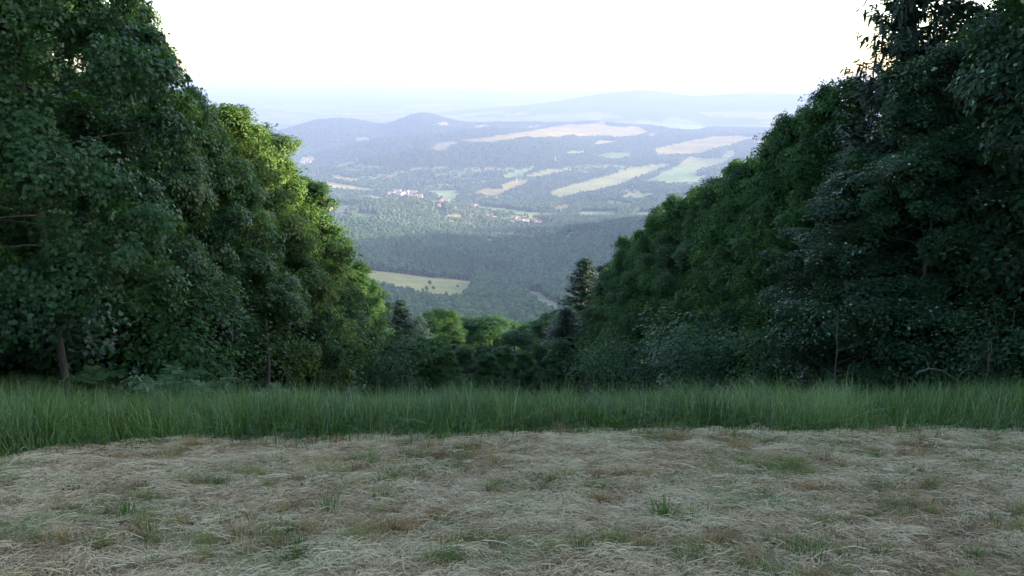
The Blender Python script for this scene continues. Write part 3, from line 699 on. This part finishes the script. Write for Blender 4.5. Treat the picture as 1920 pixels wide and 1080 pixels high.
def dead_branch():
    x, Y = 6.55, 11.6; b = float(terrain(x, Y)); tb = Tubes(); g = np.random.default_rng(5); s = np.linspace(0, 1, 8)
    P = np.stack([-.75+1.5*s, .1*np.sin(s*5), .62-.35*s+.12*np.sin(s*7)], -1); tb.add(P, .014*(1-.6*s), 6)
    for h, dx, dz in ((.2, -.25, .35), (.5, .3, .3), (.8, .2, .3), (.35, .15, -.4)):
        q = P[int(h*7)]; tb.add(q+np.stack([dx*s, .05*s, dz*s+.05*np.sin(s*6)], -1), .007*(1-.7*s), 5)
    o = link('dead_branch', tb.mesh('dead_branch', M['bark']), None, (x, Y, b)); tag(o, 'crooked dead branch lying over the grass at right wood edge', 'branch')
dead_branch()

# ------------------------------------------------------------------ ferns
def fern_mesh(seed, n=9, L=.8):
    g = np.random.default_rng(seed); C = []; D = []; Nn = []; S = []
    for f in range(n):
        az = f*2.4+g.normal(0, .3); l = L*g.uniform(.7, 1.1); ca, sa = math.cos(az), math.sin(az)
        for s in np.linspace(.12, 1, 22):
            p = np.array([ca*l*s*.85, sa*l*s*.85, l*(1.15*s-.95*s*s)]); tdir = np.array([ca, sa, .5-.9*s])
            for sd in (-1, 1):
                side = np.array([-sa, ca, 0])*sd
                C.append(p); D.append(side+.35*tdir+g.normal(0, .08, 3)); Nn.append(np.array([-ca*.3, -sa*.3, 1])+g.normal(0, .15, 3)); S.append(l*.34*(1.05-s)+.03)
    C = np.array(C); n_ = len(C)
    o = np.array([(0, 0), (.16, .25), (.11, .6), (0, 1), (-.11, .6), (-.16, .25)])
    return leaves_mesh('fern_fronds', C, norm(np.array(Nn)), norm(np.array(D)), np.array(S), g.uniform(.1, .9, n_), o, M['fern'], .05)
fm = [fern_mesh(1), fern_mesh(2, 8, .9)]
ferns = [(-6.3, 12.2, 1.1, 'fern right of the slim brown trunk at the left'), (-5.4, 12.6, 1.3, 'largest fern of the clump in front of elder bush'), (-4.7, 12.4, 1.1, 'fern at the right end of the left clump'),
         (-5.0, 11.6, .9, 'small fern in front of the largest fern'), (-7.6, 11.4, 1.1, 'fern left of the slim brown trunk'), (-8.2, 11.2, .9, 'fern closest to the left border of the photo'), (-3.9, 12.9, .8, 'lone low fern below the leaning trunk')]
for i, (x, y, s, lab) in enumerate(ferns):
    o = link('fern', fm[i % 2], None, (x, y, float(terrain(x, y))+.28)); o.scale = (s*.78, s*.78, s*.85); o.rotation_euler = (0, 0, i*1.3); tag(o, lab, 'fern', 'ferns at the left wood edge')

# ------------------------------------------------------------------ grass and hay blades
def blades(name, x, y, h, lean_az, lean, width, tint, mat, segs=4, z0=0.0, curl=1.0, kind='stuff', obj=True):
    n = len(x); z = terrain(x, y)+z0; g = np.random.default_rng(len(x))
    t = np.linspace(0, 1, segs+1)
    dx = np.cos(lean_az); dy = np.sin(lean_az)
    out = (lean*h)[:, None]*(t**(1.6*curl))[None]; up = h[:, None]*(t[None]-.35*lean[:, None]*t[None]**2)
    wa = lean_az+pi/2+g.normal(0, .5, n)
    wv = np.stack([np.cos(wa), np.sin(wa)], -1)
    wd = width[:, None]*np.clip(1-t**1.7, .06, 1)[None]
    px = x[:, None]+dx[:, None]*out; py = y[:, None]+dy[:, None]*out; pz = z[:, None]+up
    Lf = np.stack([px-wv[:, None, 0]*wd/2, py-wv[:, None, 1]*wd/2, pz], -1); Rt = np.stack([px+wv[:, None, 0]*wd/2, py+wv[:, None, 1]*wd/2, pz], -1)
    V = np.stack([Lf, Rt], 2).reshape(-1, 3)
    b = (np.arange(n)*(segs+1)*2)[:, None]; s = (np.arange(segs)*2)[None]
    q = np.stack([b+s, b+s+1, b+s+3, b+s+2], -1).reshape(-1, 4)
    me = mesh_np(name, V, q.ravel(), np.full(len(q), 4), [M[mat]], True, {'tint': np.repeat(np.clip(tint, 0, 1), (segs+1)*2)})
    return me
g = np.random.default_rng(21)
n = 290000
y = 4.6+g.random(n)**.9*9.5; x = g.uniform(-1, 1, n)*(y*.70+3.6)
e = edge_y(x); keep = (y > e-.05) | ((y > e-.45) & (g.random(n) < .16*(1+2.5*fbm(x*2.5, y*2.5, 79, 3))))
dens = .35+.9*vnoise(x*1.6, y*1.6, 61); keep &= g.random(n) < dens*np.where(y > e+4.5, .45, 1)
x = x[keep]; y = y[keep]; e = e[keep]; n = len(x)
tuss = fbm(x*1.1, y*1.1, 62, 3)
tus2 = fbm(x*4.2, y*4.2, 74, 2)
hh = .47+.55*tuss+.30*tus2+g.normal(0, .10, n); hh *= .45+.55*sstep(-.05, .55, y-e)
hh *= 1-.28*sstep(-3.5, -6.5, x); hh = np.clip(hh*.84, .08, .72)
flow = 2.2+9*fbm(x*1.8, y*1.8, 63, 2)
la = np.where(g.random(n) < .5, flow, g.uniform(0, 6.28, n)); front = (y-e) < .5
la = np.where(front & (g.random(n) < .5), -pi/2+g.normal(0, .9, n), la)
tint = .42+1.0*fbm(x*.9, y*.9, 64, 3)+.5*tus2+g.normal(0, .2, n); tint = np.where(g.random(n) < .018, .98, np.minimum(tint, .93))
me = blades('tall_grass', x, y, hh, la, np.where(g.random(n) < .35, g.uniform(.6, 1.5, n), g.uniform(.1, .6, n)), g.uniform(.004, .010, n), tint, 'grass', 6)
tag(link('tall_grass', me), 'band of tall uncut green grass between the hay and the wood', 'grass', kind='stuff')
# seed stems standing above the grass
n = 3200; y = 6.9+g.random(n)*3.6; x = g.uniform(-1, 1, n)*(y*.68+1); e = edge_y(x); k = y > e+.15; x, y = x[k], y[k]; n = len(x)
me = blades('grass_seed_stems', x, y, g.uniform(.42, .68, n)*(1-.25*sstep(-3.5, -6.5, x)), g.uniform(0, 6.28, n), g.uniform(.05, .45, n), np.full(n, .004), g.uniform(.85, 1, n), 'grass', 5)
tag(link('grass_seed_stems', me), 'thin pale seed stems standing up out of the tall grass', 'grass', kind='stuff')
# where the stubble clumps stand
nc = 2100; yc = 2.7+g.random(nc)**.8*5.4; xc = g.uniform(-1, 1, nc)*(yc*.70+2.4)
pk = fbm(xc*1.1, yc*1.4, 69, 3); kc = (yc < edge_y(xc)+.1) & (g.random(nc) < np.clip(.4+3*pk, .12, 1)); xc, yc, pk = xc[kc], yc[kc], pk[kc]; nc = len(xc)
cr = g.uniform(.03, .13, nc); cnt = (g.uniform(40, 150, nc)*(.5+cr*9)).astype(int); ci = np.repeat(np.arange(nc), cnt); 
tcol = g.choice([.10, .25, .42, .72, .82, .92], nc, p=[.08, .22, .2, .25, .15, .10])+0
hc_ = g.uniform(.035, .095, nc)*(1+cr*2)
CI_ = ci; cmask = np.zeros((1800, 600), bool)
for k in range(nc):
    i0, j0 = (xc[k]+9)*100, yc[k]*60; ri, rj = cr[k]*105, cr[k]*50
    a0, a1 = int(max(0, i0-ri)), int(min(1800, i0+ri+1)); b0, b1 = int(max(0, j0-rj)), int(min(600, j0+rj+1))
    if a1 <= a0 or b1 <= b0: continue
    I, J = np.mgrid[a0:a1, b0:b1]; cmask[a0:a1, b0:b1] |= ((I-i0)/ri)**2+((J-j0)/rj)**2 < 1
# hay: cut strands lying on the ground
n = 620000
y = 2.6+g.random(n)**.85*5.6; x = g.uniform(-1, 1, n)*(y*.70+2.4); keep = y < edge_y(x)+.12
heap = fbm(x*1.5, y*2.2, 65, 3); keep &= g.random(n) < np.clip(.8+1.1*heap, .45, 1)
inm = cmask[np.clip(((x+9)*100).astype(int), 0, 1799), np.clip((y*60).astype(int), 0, 599)]; keep &= ~(inm & (g.random(len(x)) < .88))
x = x[keep]; y = y[keep]; heap = heap[keep]; n = len(x)
fine = fbm(x*7, y*10, 75, 3)
L = g.uniform(.03, .12, n)*np.where(g.random(n) < .10, 1.9, 1); az = 8*fbm(x*1.3, y*1.3, 66, 3)+np.where(g.random(n) < .45, g.normal(0, .5, n), g.uniform(0, 6.28, n))
segs = 3; t = np.linspace(-.5, .5, segs+1); curv = g.normal(0, 1.3, n)
lift = np.clip(.010+.03*np.maximum(heap, 0)+.10*np.maximum(fine, -.05)+g.exponential(.006, n), 0, .08)
tilt = g.normal(0, .10, n)
ang = az[:, None]+curv[:, None]*t[None]
cx = x[:, None]+np.cumsum(np.cos(ang), 1)*L[:, None]/segs; cyy = y[:, None]+np.cumsum(np.sin(ang), 1)*L[:, None]/segs
zz = terrain(cx.ravel(), cyy.ravel()).reshape(cx.shape)+np.maximum(lift[:, None]+tilt[:, None]*t[None]*L[:, None]+.02*(1-4*t[None]**2)*g.random(n)[:, None], .003)
wd = g.uniform(.0013, .0028, n)[:, None]; nx = -np.sin(ang)*wd/2; ny = np.cos(ang)*wd/2; tw = g.normal(0, .001, n)[:, None]
V = np.stack([np.stack([cx-nx, cyy-ny, zz-tw], -1), np.stack([cx+nx, cyy+ny, zz+tw], -1)], 2).reshape(-1, 3)
b = (np.arange(n)*(segs+1)*2)[:, None]; s = (np.arange(segs)*2)[None]
q = np.stack([b+s, b+s+1, b+s+3, b+s+2], -1).reshape(-1, 4)
patch = fbm(x*.8, y*1.2, 67, 3); ti = np.clip(.50+g.normal(0, .12, n)+.35*patch+.75*fine, .02, .8); ti = np.where((fbm(x*1.6, y*2.4, 73, 4) > .14) & (g.random(n) < .5), g.uniform(.84, .95, n), ti); ti = np.where(fbm(x*1.3, y*2, 68, 3) < -.16, ti-.15, ti)
me = mesh_np('hay', V, q.ravel(), np.full(len(q), 4), [M['hay']], False, {'tint': np.repeat(np.clip(ti, 0, 1), (segs+1)*2)})
tag(link('hay', me), 'pale mown hay strands covering the near ground', 'hay', kind='stuff')
# stubble between the hay: many small clumps of cut stems
ci = CI_; n = len(ci)
rr = np.abs(g.normal(0, .6, n)); aa = g.uniform(0, 2*pi, n); x = xc[ci]+rr*cr[ci]*np.cos(aa)*1.5; y = yc[ci]+rr*cr[ci]*np.sin(aa)
h = hc_[ci]+0*ci; h = h*np.clip(1.15-rr*.35, .3, 1.2)*g.uniform(.6, 1.2, n)
n2 = 150000; y2 = 2.7+g.random(n2)**.85*5.4; x2 = g.uniform(-1, 1, n2)*(y2*.70+2.4); k2 = (y2 < edge_y(x2)+.1) & (g.random(n2) < np.clip((fbm(x2*1.9, y2*2.6, 69, 4)+.05)*5, .1, 1)); x2, y2 = x2[k2], y2[k2]
x = np.concatenate([x, x2]); y = np.concatenate([y, y2]); h = np.concatenate([h, np.clip(g.normal(.045, .015, len(x2)), .015, .08)]); aa = np.concatenate([aa, g.uniform(0, 6.28, len(x2))])
col = np.concatenate([tcol[ci]+g.normal(0, .05, n), np.where(g.random(len(x2)) < .5, .8, .3)+g.normal(0, .06, len(x2))]); n = len(x)
me = blades('stubble', x, y, h, aa, g.uniform(.1, .9, n), g.uniform(.0018, .0036, n), col, 'stubble', 3, z0=.004)
tag(link('stubble', me), 'short brown and green stubble showing between the hay', 'grass', kind='stuff')
# single tufts of green grass
def tuft(px, py, hgt, nb, label, spread=.05):
    d = dirpx(px, py); s = 1.6/(-(d[2])-.2126*d[1]); X, Y = d[0]*s, d[1]*s; gg = np.random.default_rng(int(px))
    r = np.abs(gg.normal(0, spread, nb)); a = gg.uniform(0, 6.28, nb)
    x = X+r*np.cos(a); y = Y+r*np.sin(a)
    me = blades('tuft', x, y, hgt*gg.uniform(.5, 1.1, nb), a, gg.uniform(.05, .6, nb), gg.uniform(.004, .008, nb), gg.uniform(.2, .8, nb), 'grass', 4)
    zb = float(terrain(X, Y)); co = np.empty(len(me.vertices)*3, np.float32); me.vertices.foreach_get('co', co); co = co.reshape(-1, 3)-np.array([X, Y, zb], np.float32)
    me.vertices.foreach_set('co', co.ravel()); me.update()
    o = link('grass_tuft', me, None, (X, Y, zb)); tag(o, label, 'grass tuft', 'green grass tufts in the hay')
tuft(1247, 975, .19, 70, 'dense dark green tuft standing alone in the hay, right of centre')
tuft(1258, 915, .09, 25, 'tiny green tuft just behind the dense dark one', .03)
tuft(236, 972, .16, 60, 'thin green tuft in the hay at the left', .07)
tuft(612, 960, .20, 22, 'sparse tuft of tall thin stems left of centre', .08)
tuft(1487, 1030, .10, 80, 'wide low tuft near the bottom right of centre', .12)
tuft(1525, 1045, .11, 60, 'low tuft touching the bottom right one', .10)
tuft(390, 985, .08, 90, 'flat green tuft right of the thin left one', .15)
tuft(495, 985, .08, 110, 'broad pale green patch tuft below the sparse stems', .20)
tuft(845, 1045, .12, 60, 'olive tuft near the bottom edge at centre', .06)
tuft(1640, 1040, .08, 60, 'small tuft near bottom edge at right', .08)
tuft(1870, 980, .10, 60, 'green tuft near the right border of the hay', .10)
tuft(560, 1030, .09, 70, 'brownish green tuft near the bottom left of centre', .08)
tuft(1090, 812, .14, 80, 'bright green broad tuft at the foot of the tall grass', .12)

# ------------------------------------------------------------------ distant forest canopy
def crown_proto(name, seed, conifer=False):
    import bmesh
    g = np.random.default_rng(seed); bm = bmesh.new(); bmesh.ops.create_icosphere(bm, subdivisions=3, radius=1)
    off = g.normal(0, 1, (16, 3)); off = norm(off); amp = g.uniform(.12, .34, 16)
    for v in bm.verts:
        p = np.array(v.co); d = off@p; f = .72+(amp*np.exp(-(1-d)*9)).sum()+g.normal(0, .045)
        p = p*f
        if conifer:
            t = (p[2]+1)/2; p = np.array([p[0]*(1.05-t)*.9, p[1]*(1.05-t)*.9, -1+t*3.2])
        v.co = (p[0]*4.6, p[1]*4.6, 14+p[2]*(6.2 if not conifer else 6))
    # trunk
    import mathutils
    mt = mathutils.Matrix.Translation((0, 0, 5.5))
    ret = bmesh.ops.create_cone(bm, segments=6, radius1=.45, radius2=.3, depth=13, matrix=mt)
    tv = set(ret['verts'])
    for f in bm.faces:
        if all(v in tv for v in f.verts): f.material_index = 1
    me = bpy.data.meshes.new(name); bm.to_mesh(me); bm.free(); me.materials.append(M['canopy']); me.materials.append(M['fartrunk']); return bpy.data.objects.new(name, me)
m, t, p, out = newmat('far_canopy'); oi = N(t, 'ShaderNodeObjectInfo')
r = ramp(t, [(0, (.024, .050, .024)), (.5, (.034, .068, .027)), (.85, (.044, .084, .03)), (1, (.06, .10, .036))], oi.outputs['Random'])
tc = N(t, 'ShaderNodeTexCoord'); nn = N(t, 'ShaderNodeTexNoise'); nn.inputs['Scale'].default_value = .9; nn.inputs['Detail'].default_value = 3; t.links.new(tc.outputs['Object'], nn.inputs['Vector'])
r2 = ramp(t, [(.35, (.75, .75, .75)), (.65, (1.2, 1.2, 1.2))], nn.outputs[0])
t.links.new(mixc(t, 'MULTIPLY', 1, r.outputs[0], r2.outputs[0]), p.inputs['Base Color']); p.inputs['Roughness'].default_value = .9; p.inputs['Specular IOR Level'].default_value = .1
M['canopy'] = m
m, t, p, out = newmat('far_trunks'); p.inputs['Base Color'].default_value = (.20, .18, .15, 1); p.inputs['Roughness'].default_value = .9; M['fartrunk'] = m
def recol(nm, stops):
    m2 = M['canopy'].copy(); m2.name = nm
    for nd in m2.node_tree.nodes:
        if nd.type == 'VALTORGB' and len(nd.color_ramp.elements) == 4:
            for e_, c_ in zip(nd.color_ramp.elements, stops): e_.color = (*c_, 1)
    return m2
M['canopy_sunlit'] = recol('sunlit_tint_canopy', [(.040, .066, .024), (.054, .086, .028), (.068, .104, .032), (.09, .125, .042)])  # warmer, lighter canopy copy: sun on the round hill put into the colour
pc = bpy.data.collections.new('forest_tree_shapes'); pc2 = bpy.data.collections.new('light_forest_tree_shapes')
for i in range(3): pc.objects.link(crown_proto('forest_tree_%s' % 'abc'[i], 40+i))
pc.objects.link(crown_proto('forest_tree_d', 45, True))
for o_ in list(pc.objects):
    q_ = bpy.data.objects.new('light_'+o_.name, o_.data.copy()); q_.data.materials[0] = M['canopy_sunlit']; pc2.objects.link(q_)
def canopy(name, label, x, y, scale, seed, idx, pc=None):
    pc = pc or globals()['pc']
    g = np.random.default_rng(seed); n = len(x); z = terrain(x, y)
    me = bpy.data.meshes.new(name); me.vertices.add(n); me.vertices.foreach_set('co', np.stack([x, y, z], -1).astype(np.float32).ravel())
    a = me.attributes.new('s', 'FLOAT_VECTOR', 'POINT'); a.data.foreach_set('vector', np.ascontiguousarray(scale, dtype=np.float32).ravel())
    a = me.attributes.new('rz', 'FLOAT', 'POINT'); a.data.foreach_set('value', g.uniform(0, 6.28, n).astype(np.float32))
    a = me.attributes.new('pick', 'INT', 'POINT'); a.data.foreach_set('value', idx.astype(np.int32))
    me.update(); o = link(name, me)
    ng = bpy.data.node_groups.new(name, 'GeometryNodeTree')
    ng.interface.new_socket('Geometry', in_out='INPUT', socket_type='NodeSocketGeometry'); ng.interface.new_socket('Geometry', in_out='OUTPUT', socket_type='NodeSocketGeometry')
    gi = N(ng, 'NodeGroupInput'); go = N(ng, 'NodeGroupOutput'); m2p = N(ng, 'GeometryNodeMeshToPoints'); iop = N(ng, 'GeometryNodeInstanceOnPoints')
    ci = N(ng, 'GeometryNodeCollectionInfo'); ci.inputs[0].default_value = pc; ci.inputs['Separate Children'].default_value = True; ci.inputs['Reset Children'].default_value = True
    def na(nm, dt): q = N(ng, 'GeometryNodeInputNamedAttribute', data_type=dt); q.inputs[0].default_value = nm; return q.outputs[0]
    cx_ = N(ng, 'ShaderNodeCombineXYZ'); ng.links.new(na('rz', 'FLOAT'), cx_.inputs[2])
    ng.links.new(gi.outputs[0], m2p.inputs[0]); ng.links.new(m2p.outputs[0], iop.inputs['Points']); ng.links.new(ci.outputs[0], iop.inputs['Instance'])
    iop.inputs['Pick Instance'].default_value = True; ng.links.new(na('pick', 'INT'), iop.inputs['Instance Index'])
    ng.links.new(cx_.outputs[0], iop.inputs['Rotation']); ng.links.new(na('s', 'FLOAT_VECTOR'), iop.inputs['Scale']); ng.links.new(iop.outputs[0], go.inputs[0])
    md = o.modifiers.new('trees', 'NODES'); md.node_group = ng
    return tag(o, label, 'forest', kind='stuff')
gh = random.Random(3)
VILL = [('white house in the middle valley village', 'houses of the middle village', [(757, 364), (764, 366), (770, 368), (776, 371), (781, 369), (785, 372), (762, 361), (750, 366), (775, 362), (745, 360), (738, 362), (730, 364), (790, 368)], 1.5),
        ('white house in the village below the middle one', 'houses of the lower village', [(815, 384), (820, 382), (826, 385), (832, 382), (838, 386), (829, 379), (835, 378), (823, 388), (842, 383), (888, 388), (892, 387)], 1.4),
        ('small house left of the round green hill', 'houses of the left village', [(586, 389), (592, 391), (600, 388), (606, 395), (613, 394), (618, 396), (624, 392), (603, 384), (596, 396), (631, 399), (640, 398), (607, 402)], 1.2),
        ('small pale house in the right valley hamlet', 'houses of the right hamlet', [(966, 411), (972, 413), (980, 414), (988, 416), (1008, 417), (1012, 418), (1000, 414), (922, 402)], 1.1),
        ('pale farm building beside the far bright left field', 'far left farm buildings', [(572, 302), (580, 305), (567, 306)], 2.2)]
HP = [q for q in (hit(p_[0], p_[1], 2950) for v_ in VILL for p_ in v_[2]) if q]
def scatter(r0, r1, az0, az1, spacing, seed):
    g = np.random.default_rng(seed); A = .5*math.radians(az1-az0)*(r1*r1-r0*r0); n = int(A/spacing**2)
    r = np.sqrt(g.uniform(r0*r0, r1*r1, n)); a = np.radians(g.uniform(az0, az1, n)); x = r*np.sin(a); y = r*np.cos(a)
    z = terrain(x, y); c, f = cover(x, y, z); c, f2 = cover(x, y, z+9.); f &= f2
    for hx, hy, hz in HP:
        d = math.hypot(hx, hy); ux, uy = hx/d, hy/d; al = (x-hx)*ux+(y-hy)*uy; la = np.abs((x-hx)*uy-(y-hy)*ux)
        f &= ~((la < 22) & (al < 25) & (al > -170))
    return x[f], y[f], g
def mk(name, label, r0, r1, sp, s0, seed, az=(-21.5, 19.5), tall=1.0, extra=None, coll=None):
    x, y, g = scatter(r0, r1, az[0], az[1], sp, seed); n = len(x)
    sz = s0*g.uniform(.7, 1.25, n)*(1+.35*fbm(x/120, y/120, 81, 2)); S = np.stack([sz, sz, sz*g.uniform(.8, 1.15, n)*tall], -1)
    con = fbm(x/260, y/260, 83, 3) > .16
    idx = np.where(con & (g.random(n) < .8), 3, g.integers(0, 3, n))
    if extra:
        ex_ = np.array([h_[:2] for h_ in extra]); k_ = len(ex_); x = np.concatenate([x, ex_[:, 0]]); y = np.concatenate([y, ex_[:, 1]])
        S = np.concatenate([S, np.stack([g.uniform(.6, .9, k_), g.uniform(.6, .9, k_), g.uniform(1.25, 1.65, k_)], -1)]); idx = np.concatenate([idx, g.integers(0, 4, k_)])
    return canopy(name, label, x, y, S, seed, idx, coll)
mk('near_valley_forest', 'shaded bluish broadleaf forest in the valley below the clearing', 620, 2750, 6.6, .85, 1, (-15, 8.5), extra=[q for q in (hit(px_, 446-.035*(px_-900)+dy_, 900) for px_ in np.arange(890, 1120, 1.6) for dy_ in (0, -1.2, -2.2)) if q])
mk('foothill_forest', 'sunlit green wood on the low round hill before the village', 2750, 4100, 9.0, 1.0, 2, (-17, 13), coll=pc2)
mk('far_hill_forest', 'hazy blue forest on the long hills beyond the village', 4100, 9400, 17.0, 1.4, 3, (-21.5, 19.5), .55)

# lone trees in the meadow
farm = []
FT = [('small dark tree at the centre of the valley meadow', 806, 536, .75), ('tree at the lower edge of the valley meadow', 800, 547, .7), ('tree right of the centre tree in the valley meadow', 813, 545, .6), ('tiny lone tree at the right end of the valley meadow', 858, 541, .5), ('tree left of centre on the valley meadow edge', 793, 550, .6)]
for lab, px, py, s in FT:
    h = hit(px, py)
    if h:
        o = link('meadow_tree', pc.objects[0].data, None, (h[0], h[1], h[2]-3.5*s)); o.scale = (s, s, s); tag(o, lab, 'tree', 'lone trees on the valley meadow')

# ------------------------------------------------------------------ village houses and masts
m, t, p, out = newmat('house_plaster'); p.inputs['Base Color'].default_value = (.52, .50, .47, 1); p.inputs['Roughness'].default_value = .8; M['plaster'] = m
m, t, p, out = newmat('red_tiles'); p.inputs['Base Color'].default_value = (.34, .13, .09, 1); p.inputs['Roughness'].default_value = .7; M['tiles'] = m
def house_mesh(L, Wd, h, rf):
    a, b = L/2, Wd/2; V = [(-a,-b,-3),(a,-b,-3),(a,b,-3),(-a,b,-3),(-a,-b,h),(a,-b,h),(a,b,h),(-a,b,h),(-a,0,h+rf),(a,0,h+rf)]
    V += [(-a-.5,-b-.6,h-.3),(a+.5,-b-.6,h-.3),(a+.5,0,h+rf+.15),(-a-.5,0,h+rf+.15),(a+.5,b+.6,h-.3),(-a-.5,b+.6,h-.3)]
    F = [(0,1,5,4),(1,2,6,9,5),(2,3,7,6),(3,0,4,8,7),(10,11,12,13),(13,12,14,15)]
    me = bpy.data.meshes.new('house'); me.from_pydata(V, [], F); me.materials.append(M['plaster']); me.materials.append(M['tiles'])
    me.polygons.foreach_set('material_index', [0,0,0,0,1,1]); return me
HMs = [house_mesh(14, 10, 6, 4), house_mesh(22, 11, 7, 4), house_mesh(34, 14, 8, 4)]
ORD = ['first', 'second', 'third', 'fourth', 'fifth', 'sixth', 'seventh', 'eighth', 'ninth', 'tenth', 'eleventh', 'twelfth', 'thirteenth']
for lab, grp, pts, s in VILL:
    for k_, (px, py) in enumerate(sorted(pts)):
        h = hit(px, py, 2950)
        if not h: continue
        o = link('house', HMs[gh.choice([0, 0, 1, 1, 2])], None, h); o.scale = (s*.8, s*.8, s*.8); o.rotation_euler = (0, 0, gh.uniform(-.9, .9)); tag(o, '%s, %s from its left end' % (lab, ORD[k_]), 'house', grp)
def mast(px, py, hgt, label):
    h = hit(px, py, 2950); tb = Tubes(); z = np.linspace(0, 1, 5)
    tb.add(np.stack([z*0, z*0, -5+(hgt+5)*z], -1), 2.2-1.4*z, 8); tb.add([(-4, 0, hgt*.85), (4, 0, hgt*.85)], [.8, .8], 6)
    o = link('mast', tb.mesh('mast', M['plaster']), None, h); tag(o, label, 'mast')
mast(1041, 306, 42, 'thin white mast on the wooded slope right of centre')
mast(969, 343, 32, 'pale pole standing beside the tan field on the slope')
